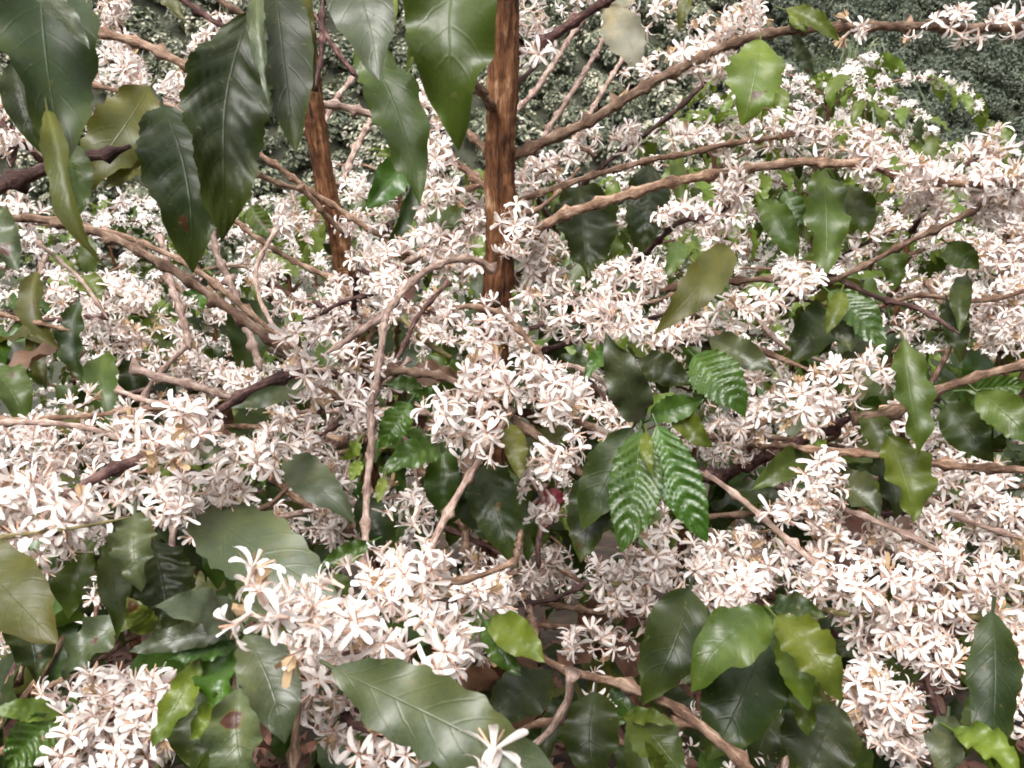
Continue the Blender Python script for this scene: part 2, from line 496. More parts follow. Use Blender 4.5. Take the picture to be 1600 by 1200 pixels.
def cluster(center, n, tangent, spread, low=False, scale=1.0, up=0.25):
    """n flowers round one node of a branch: (shape index, position, quaternion, scale)"""
    out = []
    t = np.asarray(tangent, float)
    for k in range(n):
        d = rng.normal(size=3)
        d -= t * np.dot(d, t) * 0.45
        d /= np.linalg.norm(d) + 1e-9
        d += np.array([0, -0.10, up])
        d /= np.linalg.norm(d)
        p = np.asarray(center) + t * rng.normal() * 0.006 + rng.normal(size=3) * spread + d * (0.003 + 0.006 * rng.random())
        if low:
            v = int(rng.integers(len(FLOWERS_LOW)))
        else:
            v = int(rng.integers(len(FLOWERS) - 2)) if rng.random() > 0.13 else len(FLOWERS) - 1 - int(rng.integers(2))
        out.append((v, p, dir_quat(d, rng.random() * 6.28), scale * (0.72 + 0.38 * rng.random())))
    return out

def merge_flowers(items, base, low=False):
    src = FLOWERS_LOW if low else FLOWERS
    Vs, Qs, Ms, off = [], [], [], 0
    for v, p, q, s in items:
        V, Q, M = src[v]
        Rm = np.array(q.to_matrix()) * s
        Vs.append(V @ Rm.T + (p - base)); Qs.append(Q + off); Ms.append(M); off += len(V)
    return np.vstack(Vs), np.vstack(Qs), np.concatenate(Ms)

# ------------------------------------------------------------------ leaf shape
def leaf_mesh(base, tip, width, mat, normal, arch=0.10, fold=0.25, wave=0.05, rib=0.0, nveins=8, nl=26, nw=8, seed=0, petiole=0.010, twist=0.0, droop=None):
    g = np.random.default_rng(seed)
    base = np.asarray(base, float); tip = np.asarray(tip, float)
    ax = tip - base; L = np.linalg.norm(ax); ax /= L
    n = np.asarray(normal, float); n -= ax * np.dot(n, ax); n /= np.linalg.norm(n)
    s = np.cross(n, ax)
    ph1, ph2 = g.random(2) * 6.28
    fr = 2.2 + g.random() * 1.8; curl = g.uniform(-.2, 1.1)
    bend = g.normal() * 0.03; asym = g.normal() * 0.06
    tt = np.linspace(0, 1, nl + 1)
    uu = np.linspace(-1, 1, nw + 1)
    V, UV = [], []
    for t in tt:
        hw = (t ** 0.78) * ((1 - t) ** 0.92) / 0.3075 * width / 2
        if t > 0.90:
            hw = max(hw, width * 0.045 * (1 - t) / 0.1)
        hw = max(hw, width * 0.012)
        c = base + ax * L * t + n * (arch * L * (4 * t * (1 - t)) * 0.8) + s * bend * L * math.sin(math.pi * t)
        tw = twist * (t - 0.3)
        s2 = s * math.cos(tw) + n * math.sin(tw); n2 = n * math.cos(tw) - s * math.sin(tw)
        for u in uu:
            au = abs(u)
            h = fold * hw * au ** 1.4
            h += 1.5 * wave * width * au ** 2 * math.sin(fr * 6.28 * t + (ph1 if u < 0 else ph2)) * min(1, 6 * t * (1 - t) + .2)
            if rib:
                q = nveins * (t - 0.5 * (au / 2) ** 1.25)
                h += rib * (abs(math.sin(math.pi * (q - 0.5))) ** 1.3 - 0.5) * min(1, 3.0 * au) * (1 - 0.6 * au ** 4) * min(1, 6 * t * (1 - t))
            e = 1 + (0.04 * math.sin(nveins * 6.28 * t + ph1) + 0.03 * math.sin(2.7 * nveins * 6.28 * t + ph2)) * (au > 0.9)
            V.append(c + s2 * u * hw * (e + asym * (1 if u > 0 else -1)) * (1 - 0.1 * fold * au) + n2 * h - n2 * curl * L * max(0, t - .6) ** 2)
            UV.append((0.5 + u / 2, t))
    k = nw + 1
    i = np.arange(nl)[:, None] * k; j = np.arange(nw)[None, :]
    Q = np.stack([i + j, i + j + 1, i + k + j + 1, i + k + j], -1).reshape(-1, 4).tolist()
    b = len(V)
    pr = 0.0011
    for z in (-petiole, 0.06 * L):
        for a in range(4):
            an = a * math.pi / 2
            V.append(base + ax * z - n * 0.0004 + s * pr * math.cos(an) + n * pr * math.sin(an) + (n * -petiole * 0.35 if z < 0 else 0)); UV.append((0.5, 0.0))
    for a in range(4):
        Q.append([b + a, b + (a + 1) % 4, b + 4 + (a + 1) % 4, b + 4 + a])
    return np.array(V) - base, np.array(Q), np.array(UV)

LEAF_STD = {}
def std_leaf(mat, k, rib):
    key = (mat, k, rib)
    if key not in LEAF_STD:
        g = np.random.default_rng(100 + k)
        V, Q, UV = leaf_mesh((0, 0, 0), (1, 0, 0), 0.36 + 0.08 * g.random(), mat, (0, 0, 1), arch=0.10 + 0.12 * g.random(), fold=0.15 + 0.3 * g.random(),
                             wave=0.05 + .06 * g.random(), rib=0.022 if rib else 0.010, nl=16 if not rib else 30, nw=6, seed=k, petiole=0.08, twist=g.normal() * 0.5)
        LEAF_STD[key] = mk_mesh('leaf', V, Q, mats=[LM[mat]], uv=UV)
    return LEAF_STD[key]

# ------------------------------------------------------------------ trees as things
class Tree:
    def __init__(self, base, label, name='coffee_tree', group=None):
        self.base = np.asarray(base, float)
        self.root = link(name, None, loc=base)
        tag(self.root, label, 'coffee tree', group)
        self.branches = []        # (object, start, path)
        self.flowers = []         # (depth, item, branch index)
        self.n = 0
    def branch(self, path3, r0, r1, kind, name='branch', node=0.045, seg=8, jitter=0.05, ridge=0.0, step=0.008):
        p = smooth_path(path3, step)
        if name in ('branch', 'twig') and len(p) > 6:
            gk = np.random.default_rng(self.n + 5)
            nk = max(3, int(len(p) * step / .032))
            kn = gk.normal(size=(nk, 3)) * min(.0011, r0 * .24)
            kn[0] = 0
            for ax in range(3):
                p[:, ax] += np.interp(np.linspace(0, nk - 1, len(p)), np.arange(nk), kn[:, ax])
        t = np.linspace(0, 1, len(p))
        rad = r0 + (r1 - r0) * t
        if name == 'branch':
            rad = rad * (0.45 + 0.55 * np.minimum(1, np.arange(len(p))[::-1] * step / .022)) * (1 + 0.22 * np.exp(-np.arange(len(p)) * step / 0.010))
        self.n += 1
        V, Q, T, uv = tube(p, rad, seg, node, jitter, ridge, seed=self.n * 13 + int(abs(p[0][0]) * 1000))
        st = p[0].copy()
        me = mk_mesh(name, V - st, Q, T, [BM[kind]], uv=uv)
        o = link(name, me, self.root, tuple(st - self.base))
        self.branches.append((o, st, p))
        return len(self.branches) - 1
    def nearest(self, p):
        best, bi = 1e9, 0
        for i, (o, st, path) in enumerate(self.branches):
            d = np.min(np.sum((path[::3] - p) ** 2, axis=1))
            if d < best:
                best, bi = d, i
        return bi
    def leaf_obj(self, me, p, bi=None, rot=None, scale=None, name='leaf'):
        p = np.asarray(p, float)
        if bi is None:
            bi = self.nearest(p)
        o, st, _ = self.branches[bi]
        return link(name, me, o, tuple(p - st), rot, scale)
    def add_flowers(self, items, bi):
        for it in items:
            x, y, d = to_px(Vector(it[1]))
            inside = -40 < x < 1640 and -40 < y < 1240
            self.flowers.append((d + (0 if inside else 100), it, bi))
    def finish(self, low=False, keep=300):
        self.flowers.sort(key=lambda f: f[0])
        mes = FLOWER_LOW_ME if low else FLOWER_ME
        for d, (v, p, q, s), bi in self.flowers[:keep]:
            o, st, _ = self.branches[bi]
            link('flower', mes[v], o, tuple(p - st), q.to_euler(), s)
        rest = [f[1] for f in self.flowers[keep:]]
        if rest:
            V, Q, M = merge_flowers(rest, self.base, low)
            o = link('blossom', mk_mesh('blossom', V, Q, mats=FM, QM=M), self.root)
            o['kind'] = 'stuff'

def ground_z(x, y):
    """near slope falls away to a little valley, the far hillside rises beyond"""
    q = y - 0.38 * x
    near = -0.42 * (y - 1.0) if y > 1 else (-0.10 * (y - 1.0) if y > -0.6 else 0.16 - 0.55 * (y + 0.6))  # unseen rise behind the camera, steepened to cut off low sky light
    v0 = 17.0
    if y < v0:
        return near
    far0 = -0.42 * (v0 - 1)
    qq = y - 0.30 * x
    up = 0.62 * max(0.0, qq - 33.0)
    return far0 + up

# ------------------------------------------------------------------ ground and far hillside
def ground_material():
    m, nt, N = new_mat('soil_leaf_litter')
    L = nt.links.new
    tc = N('ShaderNodeTexCoord')
    n1 = N('ShaderNodeTexNoise'); n1.inputs['Scale'].default_value = 9; n1.inputs['Detail'].default_value = 8
    n2 = N('ShaderNodeTexVoronoi'); n2.inputs['Scale'].default_value = 28
    L(tc.outputs['Object'], n1.inputs['Vector']); L(tc.outputs['Object'], n2.inputs['Vector'])
    cr = N('ShaderNodeValToRGB'); ramp(cr, [(0.3, (0.014, 0.008, 0.005)), (0.5, (0.040, 0.023, 0.013)), (0.7, (0.08, 0.050, 0.028))])
    L(n1.outputs[0], cr.inputs[0])
    col = mixc(nt, 0.4, cr.outputs[0], n2.outputs['Color'], 'MULTIPLY')
    # weeds on the open slope beyond the first trees
    geo = N('ShaderNodeNewGeometry'); sp = N('ShaderNodeSeparateXYZ'); L(geo.outputs['Position'], sp.inputs[0])
    f = mathn(nt, 'MINIMUM', mathn(nt, 'MAXIMUM', mathn(nt, 'MULTIPLY', mathn(nt, 'SUBTRACT', sp.outputs[1], 6.0), 0.2), 0.0), 0.8)
    n3 = N('ShaderNodeTexNoise'); n3.inputs['Scale'].default_value = 2.2; n3.inputs['Detail'].default_value = 8
    L(tc.outputs['Object'], n3.inputs['Vector'])
    cg = N('ShaderNodeValToRGB'); ramp(cg, [(0.35, (0.012, 0.017, 0.008)), (0.6, (0.030, 0.036, 0.018))]); L(n3.outputs[0], cg.inputs[0])
    col = mixc(nt, f, col, cg.outputs[0])
    b = N('ShaderNodeBsdfPrincipled'); L(col, b.inputs['Base Color']); b.inputs['Roughness'].default_value = 0.9
    bu = N('ShaderNodeBump'); bu.inputs['Distance'].default_value = 0.03; bu.inputs['Strength'].default_value = 0.8
    L(n1.outputs[0], bu.inputs['Height']); L(bu.outputs[0], b.inputs['Normal'])
    out = N('ShaderNodeOutputMaterial'); L(b.outputs[0], out.inputs[0])
    return m

ys = np.concatenate([np.linspace(-40, -1.2, 30), np.linspace(-0.9, 0, 4), np.linspace(0.25, 17, 68), np.linspace(18, 150, 90)])
xs = np.linspace(-120, 120, 121)
GV = [(x, y, ground_z(x, y) + 0.03 * math.sin(3.1 * x + 1.7 * y) + 0.02 * math.sin(7 * x - 5 * y)) for y in ys for x in xs]
k = len(xs)
gi = np.arange(len(ys) - 1)[:, None] * k; gj = np.arange(k - 1)[None, :]
GQ = np.stack([gi + gj, gi + gj + 1, gi + k + gj + 1, gi + k + gj], -1).reshape(-1, 4)
g_o = link('hillside_ground', mk_mesh('hillside_ground', GV, GQ, mats=[ground_material()]))
g_o['kind'] = 'structure'

# fallen leaves under the trees
gl = np.random.default_rng(9)
LV, LQ, LU, lo = [], [], [], 0
lit = [leaf_mesh((0, 0, 0), (1, 0, 0), .40, 'W', (0, 0, 1), arch=gl.uniform(-.15, .2), fold=gl.uniform(-.4, .5), wave=.14, nl=8, nw=4, seed=900 + k, petiole=.08) for k in range(5)]
for i in range(1500):
    x, y = gl.uniform(-1.6, 1.6), gl.uniform(0.0, 2.6)
    V, Q, U = lit[int(gl.integers(5))]
    Rm = np.array(Matrix.Rotation(gl.random() * 6.28, 3, 'Z') @ Matrix.Rotation(gl.normal() * .35, 3, 'X') @ Matrix.Rotation(gl.normal() * .35, 3, 'Y')) * gl.uniform(.07, .13)
    LV.append(V @ Rm.T + [x, y, ground_z(x, y) + gl.uniform(.03, .08)]); LQ.append(Q + lo); LU.append(U); lo += len(V)
litter = link('fallen_leaves', mk_mesh('fallen_leaves', np.vstack(LV), np.vstack(LQ), mats=[LM['W']], uv=np.vstack(LU)))
litter['kind'] = 'stuff'
tag(litter, 'brown fallen leaves covering the ground under the trees', 'leaf litter')

# far coffee bushes: a dome of small leaves, some with blossom
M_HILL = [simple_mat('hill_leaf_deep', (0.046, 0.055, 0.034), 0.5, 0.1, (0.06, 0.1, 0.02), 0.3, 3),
          simple_mat('hill_leaf_mid', (0.135, 0.148, 0.095), 0.5, 0.15, (0.1, 0.15, 0.03), 0.3, 3),
          simple_mat('hill_leaf_sage', (0.225, 0.235, 0.160), 0.55, 0.15, (0.16, 0.2, 0.06), 0.25, 3),
          simple_mat('hill_blossom', (0.40, 0.375, 0.29), 0.6, 0.2, (0.6, 0.55, 0.4), 0.15, 3)]

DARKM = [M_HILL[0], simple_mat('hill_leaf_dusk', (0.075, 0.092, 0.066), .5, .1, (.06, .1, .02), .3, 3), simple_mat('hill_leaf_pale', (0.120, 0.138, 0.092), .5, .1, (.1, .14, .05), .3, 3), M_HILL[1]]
def bush_shape(seed, bloom, n=430, ls=1.0):
    g = np.random.default_rng(seed)
    lobes = g.normal(size=(9, 3)); lobes /= np.linalg.norm(lobes, axis=1)[:, None]; lobes[:, 2] = np.abs(lobes[:, 2])
    V, Q, M = [], [], []
    for i in range(n):
        d = g.normal(size=3); d /= np.linalg.norm(d)
        if d[2] < -0.35: d[2] *= -1
        r = 0.38 + 0.36 * np.max(lobes @ d) ** 5 + g.normal() * 0.045
        c = d * r * np.array([1, 1, 1.15]) + np.array([0, 0, 0.52])
        nrm = d + np.array([0, 0, .25]) + g.normal(size=3) * 0.38; nrm /= np.linalg.norm(nrm)
        a = np.cross(nrm, g.normal(size=3)); a /= np.linalg.norm(a); b = np.cross(nrm, a)
        blossom = g.random() < bloom
        l, wd = (0.125, 0.062) if not blossom else (0.085, 0.06)
        l *= ls * (0.7 + 0.6 * g.random()); wd *= ls
        k0 = len(V)
        V += [c - a * l, c - b * wd + nrm * 0.012, c + a * l - nrm * 0.02, c + b * wd + nrm * 0.012]
        Q.append([k0, k0 + 1, k0 + 2, k0 + 3])
        M.append(3 if blossom else int(g.choice([0, 0, 1, 1, 2])))
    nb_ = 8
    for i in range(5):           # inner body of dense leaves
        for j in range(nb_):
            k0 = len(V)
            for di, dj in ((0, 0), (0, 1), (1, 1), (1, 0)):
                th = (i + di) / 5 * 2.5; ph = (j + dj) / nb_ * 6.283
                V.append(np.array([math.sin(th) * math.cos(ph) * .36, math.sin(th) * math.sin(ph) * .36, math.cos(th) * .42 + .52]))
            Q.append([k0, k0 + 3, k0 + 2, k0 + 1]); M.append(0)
    return np.array(V), np.array(Q), np.array(M)

BUSH_BLOOM = [bush_shape(40 + i, (0.42, 0.34, 0.06, 0.10)[i]) for i in range(4)]
BUSH_DARK = [bush_shape(60 + i, 0.0, 720, 0.66) for i in range(4)]
def bush_mesh(s, dark):
    V, Q, M = s
    mats = DARKM if dark else M_HILL
    me = mk_mesh('crown', V, Q, mats=mats, QM=M, smooth=False)
    return me
BUSH_BLOOM_ME = [bush_mesh(s, False) for s in BUSH_BLOOM]
BUSH_DARK_ME = [bush_mesh(s, True) for s in BUSH_DARK]
tv, tq, tt_, tuv = tube(np.array([[0, 0, -0.15], [0.01, 0, 0.2], [0, 0.01, 0.6]]), np.array([0.04, 0.03, 0.015]), 5)
BUSH_TRUNK = mk_mesh('trunk', tv, tq, tt_, [BM['brown']], uv=tuv)

spots = []
grow = np.random.default_rng(21)
for a in range(-75, 75):            # rows run obliquely down the hillside
    for b in range(-75, 75):
        x = a * 0.80 + b * 1.25
        y = 48 + a * -0.78 + b * 1.55
        x += grow.normal() * 0.16; y += grow.normal() * 0.16
        if y - 0.30 * x < 30 or y < 16 or y > 80: continue
        z = ground_z(x, y)
        px, py, d = to_px(Vector((x, y, z + 0.6)))
        if -60 < px < 1660 and -60 < py < 470:
            spots.append((d, x, y, z, px, py, a))
spots.sort()
rest_V, rest_Q, rest_M, off = {0: [], 1: []}, {0: [], 1: []}, {0: [], 1: []}, {0: 0, 1: 0}
cnt = {0: 0, 1: 0}
for d, x, y, z, px, py, row in spots:
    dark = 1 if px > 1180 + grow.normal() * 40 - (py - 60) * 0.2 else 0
    kk = int(grow.integers(4)) if dark or grow.random() < .25 else (int(grow.integers(2)) if math.sin(row * 1.9) > -.2 else 2 + int(grow.integers(2))); rz = grow.random() * 6.28
    s = (1.15 if dark else 1.05) * (0.85 + 0.3 * grow.random())
    cnt[dark] += 1
    if cnt[dark] <= (110 if dark else 185):
        t = link('coffee_bush', None, loc=(x, y, z), rot=(0, 0, rz), scale=s)
        if dark:
            tag(t, 'dark green flowerless round bush planted on the far hillside', 'bush', 'dark bushes on the far hillside')
        else:
            tag(t, 'green bush with only sparse blossom in rows on far hillside' if kk > 1 else 'rounded pale sage bush speckled with cream blossom in rows on far hillside', 'bush', 'greener bushes in rows on the far hillside' if kk > 1 else 'blooming bushes in rows on the far hillside')
        link('crown', (BUSH_DARK_ME if dark else BUSH_BLOOM_ME)[kk], t)
        link('trunk', BUSH_TRUNK, t)
    else:
        V, Q, M = (BUSH_DARK if dark else BUSH_BLOOM)[kk]
        c_, s_ = math.cos(rz), math.sin(rz)
        Rm = np.array([[c_, -s_, 0], [s_, c_, 0], [0, 0, 1]]) * s
        rest_V[dark].append(V @ Rm.T + [x, y, z]); rest_Q[dark].append(Q + off[dark]); rest_M[dark].append(M); off[dark] += len(V)
for dk in (0, 1):
    if rest_V[dk]:
        me = mk_mesh('far_undergrowth', np.vstack(rest_V[dk]), np.vstack(rest_Q[dk]), mats=DARKM if dk else M_HILL, QM=np.concatenate(rest_M[dk]), smooth=False)
        o = link('far_foliage', me)
        o['kind'] = 'stuff'
        tag(o, 'distant mass of dark green foliage on the upper far hillside' if dk else 'distant mass of blooming sage green foliage high on the far hillside', 'foliage')

# weeds and low cover in the furrows between the rows
weed = [bush_shape(80 + i, 0.05, 110) for i in range(3)]
WV, WQ, WM, wo = [], [], [], 0
gw = np.random.default_rng(55)
for k in range(5200):
    x, y = gw.uniform(-34, 38), gw.uniform(17, 66)
    z = ground_z(x, y)
    px, py, d = to_px(Vector((x, y, z + .2)))
    if not (-40 < px < 1640 and -40 < py < 420): continue
    V, Q, M = weed[int(gw.integers(3))]
    s_ = gw.uniform(.45, .8)
    a = gw.random() * 6.28
    Rm = np.array([[math.cos(a), -math.sin(a), 0], [math.sin(a), math.cos(a), 0], [0, 0, .75]]) * s_
    WV.append(V @ Rm.T + [x, y, z - .1]); WQ.append(Q + wo); WM.append(M); wo += len(V)
wd_o = link('weeds', mk_mesh('weeds', np.vstack(WV), np.vstack(WQ), mats=M_HILL, QM=np.concatenate(WM), smooth=False))
wd_o['kind'] = 'stuff'
tag(wd_o, 'low green weeds filling the furrows between far hillside rows', 'weeds')

# unseen coffee bushes added behind and beside the camera to block low sky light
UV_, UQ_, UM_, uo = [], [], [], 0
gu = np.random.default_rng(31)
us = [(gu.uniform(-7, 7), gu.uniform(-8, -1.7)) for k in range(60)] + [(sg * gu.uniform(2.0, 4.0), gu.uniform(-1.2, 1.6)) for k in range(9) for sg in (-1, 1)]
for x, y in us:
    V, Q, M = BUSH_DARK[int(gu.integers(4))]
    sc_ = gu.uniform(1.4, 1.9)
    UV_.append(V * sc_ + [x, y, ground_z(x, y)]); UQ_.append(Q + uo); UM_.append(M); uo += len(V)
up_o = link('unseen_upslope_foliage', mk_mesh('unseen_upslope_foliage', np.vstack(UV_), np.vstack(UQ_), mats=DARKM, QM=np.concatenate(UM_), smooth=False))
up_o['kind'] = 'stuff'
tag(up_o, 'unseen dark green coffee foliage added upslope to block low sky light', 'foliage')

# ------------------------------------------------------------------ the coffee trees in the photograph
def gbase(x, y):
    return (x, y, ground_z(x, y) - 0.03)

TREES = {
    'M': Tree(gbase(-0.011, 0.95), 'coffee tree with thick upright orange brown trunk and flowering branches spreading both sides'),
    'S': Tree(gbase(-0.23, 1.30), 'slimmer coffee tree with leaning cut brown stem beside the thick trunk'),
    'A': Tree(gbase(-0.85, 0.55), 'coffee tree with big dark leaves hanging before the leaning cut stem'),
    'B': Tree(gbase(-0.55, 0.22), 'coffee tree with dense white flower masses above large grey green leaves'),
    'C': Tree(gbase(0.72, 0.45), 'coffee tree with thick brown limb, flower balls and bright curling lime leaves'),
    'E': Tree(gbase(1.05, 1.15), 'coffee tree with one tall upright column of packed white flowers'),
}

def pts(lst, d0, d1):
    """pixel polyline to points, depth running from d0 to d1"""
    xy = np.array([p[:2] for p in lst], float)
    s = np.concatenate([[0], np.cumsum(np.hypot(*np.diff(xy, axis=0).T))]) if len(xy) > 1 else np.array([0.0])
    s = s / max(s[-1], 1e-6)
    return np.array([P(x, y, d0 + (d1 - d0) * t) for (x, y), t in zip(xy, s)])

# trunks ------------------------------------------------------------
T = TREES['M']
tr = [(-0.018, 0.95, T.base[2])] + [tuple(P(x, y, dep_at_Y(y, 0.95))) for x, y in ((770, 640), (776, 480), (782, 380), (781, 250), (786, 120), (788, 0), (792, -120), (796, -400))]
T.branch(tr, 0.026, 0.0130, 'trunk', 'trunk', node=0.0, seg=28, jitter=0.022, ridge=0.12, step=0.004)
T = TREES['S']
tr = [tuple(T.base)] + [tuple(P(x, y, dep_at_Y(y, 1.28))) for x, y in ((556, 540), (541, 440), (530, 365), (511, 300), (500, 240), (490, 172), (482, 110), (474, 40))]
T.branch(tr, 0.021, 0.0145, 'trunk', 'trunk', node=0.0, seg=22, jitter=0.022, ridge=0.11, step=0.004)
for key, top, r in (('A', (-0.9, 0.62, 2.3), 0.02), ('B', (-0.5, 0.28, 1.25), 0.02), ('C', (0.74, 0.5, 1.5), 0.02), ('E', (1.05, 1.2, 1.9), 0.02)):
    T = TREES[key]
    b = T.base
    T.branch([tuple(b), tuple((b * 0.6 + np.array(top) * 0.4) + [0.02, 0.01, 0]), top], r, 0.009, 'trunk', 'trunk', node=0.0, seg=12, jitter=0.02, ridge=0.04, step=0.02)

